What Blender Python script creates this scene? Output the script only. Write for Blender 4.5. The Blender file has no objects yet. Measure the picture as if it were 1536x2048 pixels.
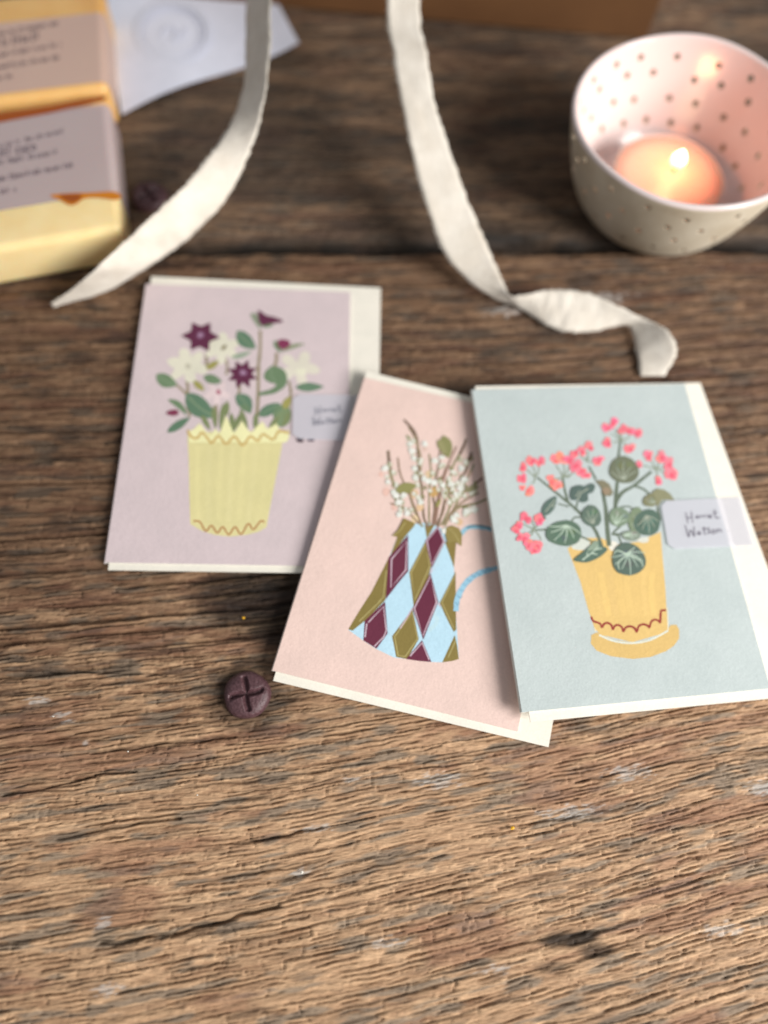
import bpy, bmesh, math, random
import numpy as np
from mathutils import Vector, Matrix

C = bpy.context
scene = C.scene
COL = scene.collection
MM = 0.001

# ------------------------------------------------------------------ camera
IMW, IMH, FPX = 1536.0, 2048.0, 1540.0
PITCH, ROLL, HC = 1.18087574, 0.10195719, 231.153
cp, sp = math.cos(PITCH), math.sin(PITCH)
FWD = np.array([0, cp, -sp])
_r = np.array([1.0, 0, 0]); _u = np.array([0, sp, cp])
RIGHT = math.cos(ROLL) * _r + math.sin(ROLL) * _u
UP = -math.sin(ROLL) * _r + math.cos(ROLL) * _u
cam_d = bpy.data.cameras.new("camera")
cam = bpy.data.objects.new("camera", cam_d)
COL.objects.link(cam)
scene.camera = cam
M = Matrix.Identity(4)
for i in range(3):
    M[i][0] = RIGHT[i]; M[i][1] = UP[i]; M[i][2] = -FWD[i]
M[2][3] = HC * MM
cam.matrix_world = M
cam_d.sensor_fit = 'AUTO'
cam_d.sensor_width = 36.0
cam_d.lens = FPX / IMH * 36.0
cam_d.clip_start = 0.005
cam_d.clip_end = 20.0
cam_d.dof.use_dof = True
cam_d.dof.focus_distance = 0.2145
cam_d.dof.aperture_fstop = 3.4
cam_d.dof.aperture_blades = 0

# ------------------------------------------------------------------ light
world = bpy.data.worlds.new("World")
scene.world = world
world.use_nodes = True
bg = world.node_tree.nodes["Background"]
bg.inputs[0].default_value = (0.96, 0.97, 1.0, 1)
bg.inputs[1].default_value = 0.30

def area_light(name, loc, target, size, power, col):
    d = bpy.data.lights.new(name, 'AREA')
    d.shape = 'RECTANGLE'; d.size = size[0]; d.size_y = size[1]
    d.energy = power; d.color = col
    o = bpy.data.objects.new(name, d); COL.objects.link(o)
    o.location = loc
    o.rotation_euler = (Vector(target) - Vector(loc)).to_track_quat('-Z', 'Y').to_euler()
    return o
area_light("window_light", (0.98, -0.32, 0.66), (0.02, 0.08, 0), (0.62, 0.62), 27.0, (1.0, 0.97, 0.935))

scene.view_settings.view_transform = 'Standard'
scene.view_settings.look = 'None'
scene.view_settings.exposure = 0.0
scene.view_settings.gamma = 1.0
scene.view_settings.use_curve_mapping = False
scene.cycles.use_denoising = True
scene.cycles.max_bounces = 8
scene.cycles.caustics_reflective = False
scene.cycles.caustics_refractive = False

# ------------------------------------------------------------------ helpers
def ray(u, v):
    return FWD + (u - IMW / 2) / FPX * RIGHT - (v - IMH / 2) / FPX * UP

def at(u, v, z=0.0):
    """photo pixel -> point (mm) at height z above the table"""
    d = ray(u, v)
    t = (HC - z) / -d[2]
    return np.array([d[0] * t, d[1] * t, z])

class Plane:
    """sheet of paper lying in the plane through three photo corners at given heights"""
    def __init__(self, a, b, c):
        P = [at(*q) for q in (a, b, c)]
        n = np.cross(P[1] - P[0], P[2] - P[0]); n /= np.linalg.norm(n)
        self.n = n if n[2] > 0 else -n
        self.p = P[0]
    def hit(self, u, v, off=0.0):
        d = ray(u, v); o = np.array([0, 0, HC])
        q = self.p + self.n * off
        t = ((q - o) @ self.n) / (d @ self.n)
        return o + d * t
    def under(self, u, v, off):
        """the point of the sheet seen at (u, v), moved down by off along the normal"""
        return self.hit(u, v) + self.n * off

def lin(c):
    c = c / 255.0
    return c / 12.92 if c <= 0.04045 else ((c + 0.055) / 1.055) ** 2.4
def rgb(r, g, b, k=1.0):
    return (lin(r) * k, lin(g) * k, lin(b) * k, 1.0)

def props(o, label=None, cat=None, group=None, kind=None):
    if label: o['label'] = label
    if cat: o['category'] = cat
    if group: o['group'] = group
    if kind: o['kind'] = kind
    return o

def thing(name, loc, label, cat, group=None):
    o = bpy.data.objects.new(name, None); COL.objects.link(o)
    o.empty_display_size = 0.01
    o.location = Vector(loc) * MM
    return props(o, label, cat, group)

def mesh_obj(name, verts, faces, mats, parent=None, smooth=False, fmat=None, fcol=None, mm=True):
    me = bpy.data.meshes.new(name)
    V = np.asarray(verts, dtype=np.float64)
    off = np.zeros(3)
    if parent is not None: off = np.array(parent.location) / MM
    V = (V - off) * MM
    me.from_pydata(V.tolist(), [], faces)
    for m in (mats if isinstance(mats, (list, tuple)) else [mats]): me.materials.append(m)
    if fmat is not None: me.polygons.foreach_set('material_index', fmat)
    if smooth: me.polygons.foreach_set('use_smooth', [True] * len(me.polygons))
    if fcol is not None:
        a = me.attributes.new('paint', 'FLOAT_COLOR', 'FACE')
        a.data.foreach_set('color', np.asarray(fcol, dtype=np.float32).ravel())
    me.validate(); me.update()
    o = bpy.data.objects.new(name, me); COL.objects.link(o)
    if parent is not None: o.parent = parent
    return o

class Node:
    def __init__(self, name):
        self.m = bpy.data.materials.new(name); self.m.use_nodes = True
        self.t = self.m.node_tree; self.b = self.t.nodes['Principled BSDF']
    def n(self, typ, **kw):
        x = self.t.nodes.new(typ)
        for k, v in kw.items():
            if k == 'inp':
                for a, b in v.items(): x.inputs[a].default_value = b
            else: setattr(x, k, v)
        return x
    def l(self, a, b): self.t.links.new(a, b)

def noise(N, scale, detail=3, rough=0.55, vec=None, coord='Object', stretch=None):
    tc = N.n('ShaderNodeTexCoord'); src = tc.outputs[coord]
    if stretch:
        mp = N.n('ShaderNodeMapping', inp={'Scale': stretch}); N.l(src, mp.inputs[0]); src = mp.outputs[0]
    x = N.n('ShaderNodeTexNoise', inp={'Scale': scale, 'Detail': detail, 'Roughness': rough})
    N.l(src, x.inputs['Vector']); return x

def bump(N, sock, strength, dist, prev=None):
    b = N.n('ShaderNodeBump', inp={'Strength': strength, 'Distance': dist})
    N.l(sock, b.inputs['Height'])
    if prev: N.l(prev.outputs[0], b.inputs['Normal'])
    return b

def ramp(N, sock, pts):
    r = N.n('ShaderNodeValToRGB'); e = r.color_ramp.elements
    while len(e) < len(pts): e.new(0.5)
    for k, (p, c) in zip(e, pts): k.position = p; k.color = c
    N.l(sock, r.inputs[0]); return r

def mixc(N, fac, a, b, mode='MIX'):
    x = N.n('ShaderNodeMix', data_type='RGBA', blend_type=mode)
    for s, v in ((0, fac), (6, a), (7, b)):
        if hasattr(v, 'is_linked'): N.l(v, x.inputs[s])
        else: x.inputs[s].default_value = v
    return x.outputs[2]

# ------------------------------------------------------------------ materials
def paper_mat(name, col, grain=0.25, attr=False, rough=0.8):
    N = Node(name)
    if attr:
        a = N.n('ShaderNodeAttribute', attribute_name='paint'); base = a.outputs['Color']
    else: base = col
    big = noise(N, 90, 3); f = noise(N, 1900, 3, 0.65); f2 = noise(N, 650, 3, 0.6)
    r = ramp(N, big.outputs[0], [(0.3, (0.95, 0.95, 0.95, 1)), (0.7, (1.03, 1.02, 1.02, 1))])
    c = mixc(N, 1.0, base, r.outputs[0], 'MULTIPLY')
    r2 = ramp(N, f.outputs[0], [(0.35, (0.95, 0.95, 0.95, 1)), (0.65, (1.04, 1.04, 1.04, 1))])
    c = mixc(N, 1.0, c, r2.outputs[0], 'MULTIPLY')
    N.l(c, N.b.inputs['Base Color'])
    N.b.inputs['Roughness'].default_value = rough
    N.b.inputs['Specular IOR Level'].default_value = 0.25
    b = bump(N, f.outputs[0], grain, 0.00012); b = bump(N, f2.outputs[0], grain, 0.0002, b)
    N.l(b.outputs[0], N.b.inputs['Normal'])
    return N.m

M_PRINT = paper_mat('printed_paper', None, 0.5, True)
M_WHITE = paper_mat('white_paper', rgb(240, 238, 230), 0.15)
M_ENVELOPE = paper_mat('envelope_paper', rgb(236, 232, 219), 0.15)

def plain(name, col, rough=0.5, **kw):
    N = Node(name); N.b.inputs['Base Color'].default_value = col; N.b.inputs['Roughness'].default_value = rough
    for k, v in kw.items(): N.b.inputs[k.replace('_', ' ')].default_value = v
    return N

# ------------------------------------------------------------------ table: weathered oak planks, relief modelled in the mesh
ANG = math.radians(7.75)
CA, SA = math.cos(ANG), math.sin(ANG)
def st(x, y): return x * CA + y * SA, -x * SA + y * CA
def xy(s, t): return s * CA - t * SA, s * SA + t * CA
T_SEAM = 2.6 + float(np.mean([st(*at(u, v)[:2])[1] for u, v in ((270, 505), (640, 495), (1165, 486), (1536, 499))]))

_rs = np.random.RandomState(11)
TAB = _rs.rand(512, 512).astype(np.float32)
def vn(x, y, k=0):
    """value noise, -0.5..0.5"""
    x = x + 37.3 * k; y = y + 91.7 * k
    ix = np.floor(x).astype(np.int64); iy = np.floor(y).astype(np.int64)
    fx = x - ix; fy = y - iy
    fx = fx * fx * fx * (fx * (fx * 6 - 15) + 10); fy = fy * fy * fy * (fy * (fy * 6 - 15) + 10)
    a = TAB[ix % 512, iy % 512]; b = TAB[(ix + 1) % 512, iy % 512]
    c = TAB[ix % 512, (iy + 1) % 512]; d = TAB[(ix + 1) % 512, (iy + 1) % 512]
    return (a + (b - a) * fx) * (1 - fy) + (c + (d - c) * fx) * fy - 0.5
def fbm(x, y, k=0, o=3):
    r = 0; a = 1.0
    for i in range(o):
        r = r + a * vn(x, y, k + i * 7); x = x * 2.03; y = y * 2.03; a *= 0.5
    return r
def hsh(i, j, k=0):
    return TAB[(i * 131 + j * 17 + k * 57) % 512, (i * 29 + j * 193 + k * 101) % 512] - 0.5
def sstep(a, b, x):
    x = np.clip((x - a) / (b - a), 0, 1); return x * x * (3 - 2 * x)

def wood_field(s, t, far):
    tw = t - (0.12 * s + 0.00035 * s * s) * (0.0 if far else 1.0) * (1 - 0.75 * sstep(-10, 150, t))
    tw = tw + 5.0 * vn(s / 120, t / 60, 1) + 1.4 * vn(s / 44, tw / 16, 2) + 0.45 * vn(s / 15, tw / 5, 3) + 0.2 * vn(s / 4.5, tw / 2.2, 4) + 0.12 * vn(s / 1.6, tw / 1.0, 5)
    h = np.zeros_like(s); tint = np.zeros_like(s); crk = np.zeros_like(s)
    nz = 1.0 if far else 0.62 + 0.38 * sstep(-5, 60, t - 0.1 * s)
    # growth rings: worn, soft early wood between harder ridges
    u = tw / 5.0 + 1.0 * vn(tw / 17, s / 260, 6)
    fr = u - np.floor(u)
    ringm = sstep(-0.25, 0.25, vn(s / 45, tw / 12, 8))
    h += (-0.55 * (1 - fr) ** 2.0 + 0.05) * (0.35 + 0.65 * ringm) * nz
    tint += 0.35 * (fr - 0.5)
    zone = np.clip(sstep(18, 75, t - 0.22 * s) if not far else 0.45 + 0 * s, 0, 1)
    gr = np.exp(-(np.minimum(fr, 1 - fr) * 5.0 / 0.62) ** 2) * sstep(-0.32, 0.1, vn(s / 55, np.round(u) * 3.7, 9))
    h -= 1.15 * zone * gr; crk = np.maximum(crk, 0.75 * gr * zone)
    # fibres: rows of long broken slivers, each a little higher, lower or tilted
    for w, amp, tilt, gd, ed, k in ((2.5, 0.32, 0.42, 0.62, 0.42, 0), (1.15, 0.25, 0.34, 0.50, 0.40, 1), (0.65, 0.10, 0.14, 0.20, 0.16, 2)):
        u = tw / w + 0.55 * vn(s / (9 * w), tw / (3 * w), 10 + k) + 0.3 * vn(s / (2.6 * w), tw / (1.5 * w), 12 + k)
        row = np.floor(u).astype(np.int64); fr = u - row
        L = w * (3.2 + 8.5 * (hsh(row, row * 0, 1 + k) + 0.5))
        v = s / L + 50 * (hsh(row, row * 0, 2 + k) + 0.5) + 0.12 * vn(s / (w * 2), tw / (w * 0.4), 14 + k)
        seg = np.floor(v).astype(np.int64); fs = v - seg
        hs = hsh(row, seg, 3 + k); tl = hsh(row, seg, 5 + k)
        act = sstep(-0.20, 0.15, vn(s / 30, tw / 9, 16 + k))
        act = 0.35 + 0.65 * act
        h += 1.12 * (hs * amp + (fs - 0.5) * tilt * (tl + 0.15)) * act * (nz if k == 0 else 1.0)
        d = np.minimum(fr, 1 - fr) * w
        edge = np.where(fr < 0.5, row, row + 1)
        cm = sstep(-0.04, 0.20, vn(s / (5.5 * w), edge * 7.31, 20 + k))
        g = np.exp(-(d / (0.17 + 0.05 * w)) ** 2) * cm
        h -= 1.1 * gd * g * (nz if k == 0 else 1.0); crk = np.maximum(crk, g * min(1, gd * 1.5))
        de = np.minimum(fs, 1 - fs) * L
        em = (hsh(row, np.where(fs < 0.5, seg, seg + 1), 9 + k) > 0.0)
        e = np.exp(-(de / 0.22) ** 2) * em * act
        h -= ed * e; crk = np.maximum(crk, 0.6 * e)
        tint += 0.55 * hs * act
    h += 0.10 * vn(s / 2.2, tw / 0.42, 30) + 0.06 * vn(s / 0.9, tw / 0.35, 31)
    h += 0.6 * fbm(s / 40, tw / 18, 33, 2) * 0.5
    tint += 0.5 * vn(s / 6.0, tw / 0.6, 34) + 0.25 * vn(s / 1.2, tw / 0.4, 35)
    return tw, h, tint, crk

def seg_dist(s, t, P):
    best = np.full(s.shape, 1e9)
    for (ax, ay), (bx, by) in zip(P[:-1], P[1:]):
        dx, dy = bx - ax, by - ay; L2 = dx * dx + dy * dy
        k = np.clip(((s - ax) * dx + (t - ay) * dy) / L2, 0, 1)
        best = np.minimum(best, np.hypot(s - ax - k * dx, t - ay - k * dy))
    return best
def pst(*pts): return [st(*at(u, v)[:2]) for u, v in pts]

SPLITS = [(pst((200, 1890), (330, 1872), (420, 1850), (500, 1826), (560, 1812)), 1.6, 0.9),
          (pst((0, 1592), (110, 1570), (210, 1545), (270, 1545)), 1.0, 0.7),
          (pst((180, 1508), (330, 1486), (470, 1474)), 0.9, 0.55),
          (pst((110, 1680), (250, 1652), (360, 1637)), 1.1, 0.6),
          (pst((0, 1340), (200, 1345), (330, 1350)), 0.7, 0.5),
          (pst((500, 1681), (570, 1671), (645, 1655)), 0.9, 0.5),
          (pst((1150, 1565), (1300, 1535), (1536, 1490)), 0.6, 0.5)]
RESIDUE = [(75, 1400, 22, 7), (120, 1428, 18, 6), (135, 1443, 14, 5), (170, 1486, 10, 4), (630, 1657, 34, 7), (600, 1745, 16, 8), (205, 1846, 16, 12),
           (880, 1560, 40, 14), (1260, 1545, 50, 14), (1140, 1625, 60, 12), (990, 1940, 26, 9), (1450, 1860, 45, 12), (780, 1885, 30, 9), (215, 1980, 25, 10),
           (1180, 595, 80, 14), (1010, 620, 40, 10), (700, 1560, 18, 5), (1530, 1575, 40, 14)]

M_WOOD = None
def wood_material():
    N = Node('weathered_oak')
    a = N.n('ShaderNodeAttribute', attribute_name='grain')
    fine = noise(N, 900, 4, 0.65, stretch=(0.25, 2.0, 1.0)); fine2 = noise(N, 2600, 3, 0.6, stretch=(0.6, 1.6, 1.0))
    r = ramp(N, fine.outputs[0], [(0.3, (0.80, 0.80, 0.80, 1)), (0.7, (1.18, 1.17, 1.15, 1))])
    c = mixc(N, 1.0, a.outputs['Color'], r.outputs[0], 'MULTIPLY')
    N.l(c, N.b.inputs['Base Color'])
    N.b.inputs['Roughness'].default_value = 0.72
    N.b.inputs['Specular IOR Level'].default_value = 0.35
    b = bump(N, fine.outputs[0], 0.5, 0.0003); b = bump(N, fine2.outputs[0], 0.35, 0.00015, b)
    N.l(b.outputs[0], N.b.inputs['Normal'])
    return N.m
M_WOOD = wood_material()

def spaced(lo, hi, fine_lo, fine_hi, step_fn, coarse):
    out = [fine_lo]
    while out[-1] < fine_hi: out.append(out[-1] + step_fn(out[-1]))
    st_ = step_fn(out[-1]); x = out[-1]
    while x < hi: st_ = min(st_ * 1.25, coarse); x += st_; out.append(min(x, hi))
    st_ = step_fn(fine_lo); x = fine_lo; pre = []
    while x > lo: st_ = min(st_ * 1.25, coarse); x -= st_; pre.append(max(x, lo))
    return np.array(pre[::-1] + out)

def make_plank(S, Tt, t0, t1, far, parent, tone):
    s, t = np.meshgrid(S, Tt, indexing='ij')
    s = s.astype(np.float64); t = t.astype(np.float64)
    tw, h, tint, crk = wood_field(s, t, far)
    x, y = xy(s, t)
    # plank edge: worn, wavering arris
    wob0 = 1.8 * fbm(s / 25, s * 0 + 3.1, 40) + 0.5 * vn(s / 5, s * 0, 41)
    wob1 = 2.0 * fbm(s / 25, s * 0 + 9.1, 42) + 0.5 * vn(s / 5, s * 0, 43)
    d = np.minimum((t - t0) + wob0, (t1 - t) + wob1)
    edge_dirt = np.exp(-(np.maximum(d + 1.2 * vn(s / 8, t / 2, 47), 0) / 2.2) ** 1.5) * 0.85
    h = h - 4.5 * np.exp(-np.maximum(d, 0) / 1.3) - 0.5 * np.exp(-np.maximum(d, 0) / 5.0)
    dark = edge_dirt
    for (u, v, ru, rv, k) in ((985, 470, 16, 4.0, .9), (1060, 480, 12, 3.0, .8), (330, 520, 22, 3.0, .6), (640, 488, 26, 2.6, .6)):
        a, b = st(*at(u, v)[:2]); q = ((s - a) / ru) ** 2 + ((t - b) / rv) ** 2 + 0.8 * fbm(s / 6, t / 1.5, 48, 3)
        w = 1 - sstep(0.2, 1.3, q); h = h - 1.6 * w; dark = np.maximum(dark, k * w)
    if not far:
        for P, wid, dep in SPLITS:
            dd = seg_dist(s + 1.5 * vn(s / 7, t / 7, 44), t + 0.8 * vn(s / 4, t / 4, 45), P)
            g = np.exp(-(dd / (0.28 * wid)) ** 2); h -= dep * 1.5 * g
            dark = np.maximum(dark, 0.55 * np.exp(-(dd / (0.6 * wid)) ** 2))
        # dark halo round the button, knot, pink card's shadow painted in over some stain
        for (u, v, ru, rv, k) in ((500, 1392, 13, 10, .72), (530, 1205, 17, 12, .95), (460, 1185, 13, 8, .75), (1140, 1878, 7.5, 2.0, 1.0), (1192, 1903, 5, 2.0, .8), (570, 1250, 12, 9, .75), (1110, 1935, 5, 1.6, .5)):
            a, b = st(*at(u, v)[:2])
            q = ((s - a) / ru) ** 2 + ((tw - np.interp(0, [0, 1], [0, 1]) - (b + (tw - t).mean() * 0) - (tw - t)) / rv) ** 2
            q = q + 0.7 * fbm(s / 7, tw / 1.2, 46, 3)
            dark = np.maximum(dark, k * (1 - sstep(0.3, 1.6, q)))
        for (u, v, k) in ((1145, 1878, 1.1),):
            a, b = st(*at(u, v)[:2]); q = ((s - a) / 8) ** 2 + ((t - b) / 2.5) ** 2
            h -= k * np.exp(-q)
    # colour
    tan = np.array([lin(212), lin(172), lin(130)]); brn = np.array([lin(138), lin(100), lin(70)])
    drk = np.array([lin(84), lin(68), lin(56)]); gry = np.array([lin(140), lin(128), lin(112)])
    rst = np.array([lin(140), lin(92), lin(68)])
    m = np.clip((0.50 if far else 0.60 - 0.16 * sstep(0, 60, t)) + (0.9 if far else 0.62 + 0.23 * sstep(0, 60, t)) * tint, 0, 1)[..., None]  # near board lightened towards the viewer: light falloff put into the colour
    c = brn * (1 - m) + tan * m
    g = sstep(0.06, 0.40, fbm(s / 11, tw / 2.0, 50, 3))[..., None]
    c = c * (1 - 0.7 * g) + gry * 0.8 * 0.7 * g
    g = sstep(0.16, 0.50, fbm(s / 13, tw / 2.0, 60, 3))[..., None]
    g = g * (0.6 if far else (0.35 + 0.3 * sstep(0, 60, t))[..., None])
    c = c * (1 - g) + drk * g
    g = sstep(0.12, 0.40, fbm(s / 30, tw / 6.0, 70, 3))[..., None]
    c = c * (1 - 0.45 * g) + rst * 0.45 * g
    lum = c.mean(-1, keepdims=True)
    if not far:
        # light falloff painted in on darker wood tone: board darkens towards its far edge
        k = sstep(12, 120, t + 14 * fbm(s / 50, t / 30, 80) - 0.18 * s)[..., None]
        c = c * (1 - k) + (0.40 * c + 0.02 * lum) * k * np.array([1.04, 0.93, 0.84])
    else:
        k = 0.20 * tone * (0.75 + 1.1 * sstep(-0.25, 0.35, fbm(s / 60, t / 9, 82, 3)))[..., None]
        c = c * k * np.array([1.02, 0.96, 0.91]) + np.array([0.026, 0.021, 0.017]) * tone
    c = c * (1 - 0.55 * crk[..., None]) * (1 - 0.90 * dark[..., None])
    for (u, v, ru, rv) in RESIDUE:
        a, b = st(*at(u, v)[:2])
        pxmm = 6.0 if v > 1000 else 4.5
        if not (t0 < b < t1): continue
        q = ((s - a) / (ru / pxmm)) ** 2 + ((t - b - 0.06 * (s - a)) / (rv / pxmm)) ** 2
        w = (1 - sstep(-0.1, 1.3, q + 2.0 * fbm(s / 1.8, tw / 0.5, 90, 3) + 0.25))[..., None] * 0.55
        c = c * (1 - w) + np.array([0.52, 0.50, 0.47]) * w
    lum = c @ np.array([0.3, 0.55, 0.15]); c = c * 0.90 + lum[..., None] * 0.10
    c = np.clip(c, 0.004, 0.8)
    ns, nt = s.shape
    V = np.stack([x, y, h - 0.45], -1).reshape(-1, 3)
    I = np.arange(ns * nt).reshape(ns, nt)
    q = np.stack([I[:-1, :-1], I[1:, :-1], I[1:, 1:], I[:-1, 1:]], -1).reshape(-1, 4)
    # skirt down to the underside
    ring = np.concatenate([I[:, 0], I[-1, 1:], I[::-1, -1][1:], I[0, ::-1][1:-1]])
    low = V[ring].copy(); low[:, 2] = -28.0
    base = len(V)
    n = len(ring); j = np.arange(n)
    sk = np.stack([ring[(j + 1) % n], ring[j], base + j, base + (j + 1) % n], -1)
    V = np.concatenate([V, low])
    Q = np.concatenate([q, sk])
    me = bpy.data.meshes.new('plank')
    me.vertices.add(len(V)); me.vertices.foreach_set('co', (V * MM).astype(np.float32).ravel())
    me.loops.add(len(Q) * 4); me.loops.foreach_set('vertex_index', Q.astype(np.int32).ravel())
    me.polygons.add(len(Q)); me.polygons.foreach_set('loop_start', (np.arange(len(Q)) * 4).astype(np.int32))
    me.update(calc_edges=True)
    a = me.attributes.new('grain', 'FLOAT_COLOR', 'POINT')
    cc = np.ones((len(V), 4), np.float32); cc[:ns * nt, :3] = c.reshape(-1, 3); cc[ns * nt:, :3] = 0.05
    a.data.foreach_set('color', cc.ravel())
    me.materials.append(M_WOOD)
    o = bpy.data.objects.new('plank', me); COL.objects.link(o); o.parent = parent
    return o

table = thing('table', (0, 0, 0), 'weathered brown oak plank table with rough cracked grain and a dark seam between boards', 'table')
S_near = spaced(-420, 420, -165, 165, lambda v: 0.5, 12)
T_near = spaced(-330, T_SEAM - 1.9, -82, T_SEAM - 1.9, lambda v: 0.24 + 0.16 * max(0, (v - 60) / 140), 12)
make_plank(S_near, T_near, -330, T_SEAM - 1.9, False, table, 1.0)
S_far = spaced(-420, 420, -170, 260, lambda v: 1.0, 14)
T_far = spaced(T_SEAM + 1.9, T_SEAM + 178, T_SEAM + 1.9, T_SEAM + 176, lambda v: 0.6, 14)
make_plank(S_far, T_far, T_SEAM + 1.9, T_SEAM + 178, True, table, 1.0)
T_far2 = spaced(T_SEAM + 180, T_SEAM + 330, T_SEAM + 180, T_SEAM + 182, lambda v: 2.0, 14)
make_plank(spaced(-420, 420, -100, 100, lambda v: 4.0, 14), T_far2, T_SEAM + 180, T_SEAM + 330, True, table, 1.0)

# ------------------------------------------------------------------ painted pictures on the cards
def catmull(P, closed=False, n=6):
    P = [np.array(p, float) for p in P]
    if len(P) < 3 and not closed: return P
    out = []; m = len(P)
    rng = range(m) if closed else range(m - 1)
    for i in rng:
        if closed: a, b, c, d = P[i - 1], P[i], P[(i + 1) % m], P[(i + 2) % m]
        else: a, b, c, d = P[max(i - 1, 0)], P[i], P[i + 1], P[min(i + 2, m - 1)]
        for k in range(n):
            t = k / n
            out.append(0.5 * ((2 * b) + (c - a) * t + (2 * a - 5 * b + 4 * c - d) * t * t + (3 * b - a - 3 * c + d) * t ** 3))
    if not closed: out.append(P[-1])
    return out

class Art:
    """flat painted shapes lying on a sheet, each a few microns above the one before"""
    STEP = 0.0007
    def __init__(self, plane, off=0.02, seed=1):
        self.pl = plane; self.o = off; self.V = []; self.F = []; self.Cc = []; self.rd = random.Random(seed)
        self.sp = (0, 0, 1.0)
    def space(self, ox, oy, k): self.sp = (ox, oy, k); return self
    def px(self, p): return self.sp[0] + p[0] / self.sp[2], self.sp[1] + p[1] / self.sp[2]
    def raw(self, P, faces, col):
        b = len(self.V)
        j = 1 + self.rd.uniform(-0.03, 0.03)
        for p in P: self.V.append(self.pl.hit(*self.px(p), self.o))
        for f in faces: self.F.append([b + i for i in f]); self.Cc.append((col[0] * j, col[1] * j, col[2] * j, 1))
        self.o += self.STEP
    def poly(self, P, col, smooth=False, jit=0):
        if smooth: P = catmull(P, True)
        if jit: P = [(p[0] + self.rd.uniform(-jit, jit), p[1] + self.rd.uniform(-jit, jit)) for p in P]
        ar = sum(P[i - 1][0] * P[i][1] - P[i][0] * P[i - 1][1] for i in range(len(P)))
        if ar > 0: P = P[::-1]
        self.raw(P, [list(range(len(P)))], col)
    def stroke(self, P, w, col, w1=None, smooth=True, closed=False):
        if smooth and len(P) > 2: P = catmull(P, closed, 5)
        P = [np.array(p, float) for p in P]
        if closed: P = P + [P[0]]
        n = len(P); L = []; R = []
        for i in range(n):
            d = P[min(i + 1, n - 1)] - P[max(i - 1, 0)]
            if closed and i in (0, n - 1): d = P[1] - P[n - 2]
            d = d / (np.linalg.norm(d) + 1e-9); nn = np.array([-d[1], d[0]])
            ww = (w + (w1 - w) * i / (n - 1)) if w1 is not None else w
            ww *= 0.5 * (1 + self.rd.uniform(-0.12, 0.12))
            L.append(P[i] + nn * ww); R.append(P[i] - nn * ww)
        faces = [[i, i + 1, n + i + 1, n + i] for i in range(n - 1)]
        self.raw(L + R, faces, col)
    def blob(self, c, rx, col, ry=None, rot=0, wob=0.13, n=18):
        ry = ry or rx; ph = self.rd.uniform(0, 6); ca, sa = math.cos(rot), math.sin(rot); P = []
        for i in range(n):
            a = 2 * math.pi * i / n
            k = 1 + wob * (math.sin(2 * a + ph) * 0.5 + math.sin(3 * a + 2 * ph) * 0.5 + self.rd.uniform(-.3, .3))
            x, y = rx * k * math.cos(a), ry * k * math.sin(a)
            P.append((c[0] + x * ca - y * sa, c[1] + x * sa + y * ca))
        self.poly(P, col)
    def leaf(self, a, b, w, col, vein=None, bend=0.0):
        a = np.array(a, float); b = np.array(b, float); d = b - a; nn = np.array([-d[1], d[0]]) / (np.linalg.norm(d) + 1e-9)
        mid = lambda t: a + d * t + nn * bend * w * 4 * t * (1 - t)
        pr = lambda t: 0.5 * w * (math.sin(math.pi * t ** 0.85)) ** 0.8
        ts = [i / 9 for i in range(10)]
        P = [mid(t) + nn * pr(t) for t in ts] + [mid(t) - nn * pr(t) for t in ts[1:-1]][::-1]
        self.poly(P, col)
        if vein: self.stroke([mid(0.1), mid(0.5), mid(0.9)], w * 0.09, vein)

def slab(verts, faces, fmat, fcol, quad_fn, th, mat, col, grid=1):
    """thin sheet: top from quad_fn(corner order TL TR BR BL), th mm thick"""
    top = [np.array(q) for q in quad_fn]
    n = np.cross(top[1] - top[0], top[3] - top[0]); n /= np.linalg.norm(n)
    if n[2] < 0: n = -n
    b = len(verts)
    verts += top + [q - n * th for q in top]
    fs = [[3, 2, 1, 0], [4, 5, 6, 7]] + [[i, (i + 1) % 4, 4 + (i + 1) % 4, 4 + i] for i in range(4)]
    for f in fs:
        faces.append([b + i for i in f]); fmat.append(mat); fcol.append(col)

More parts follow.
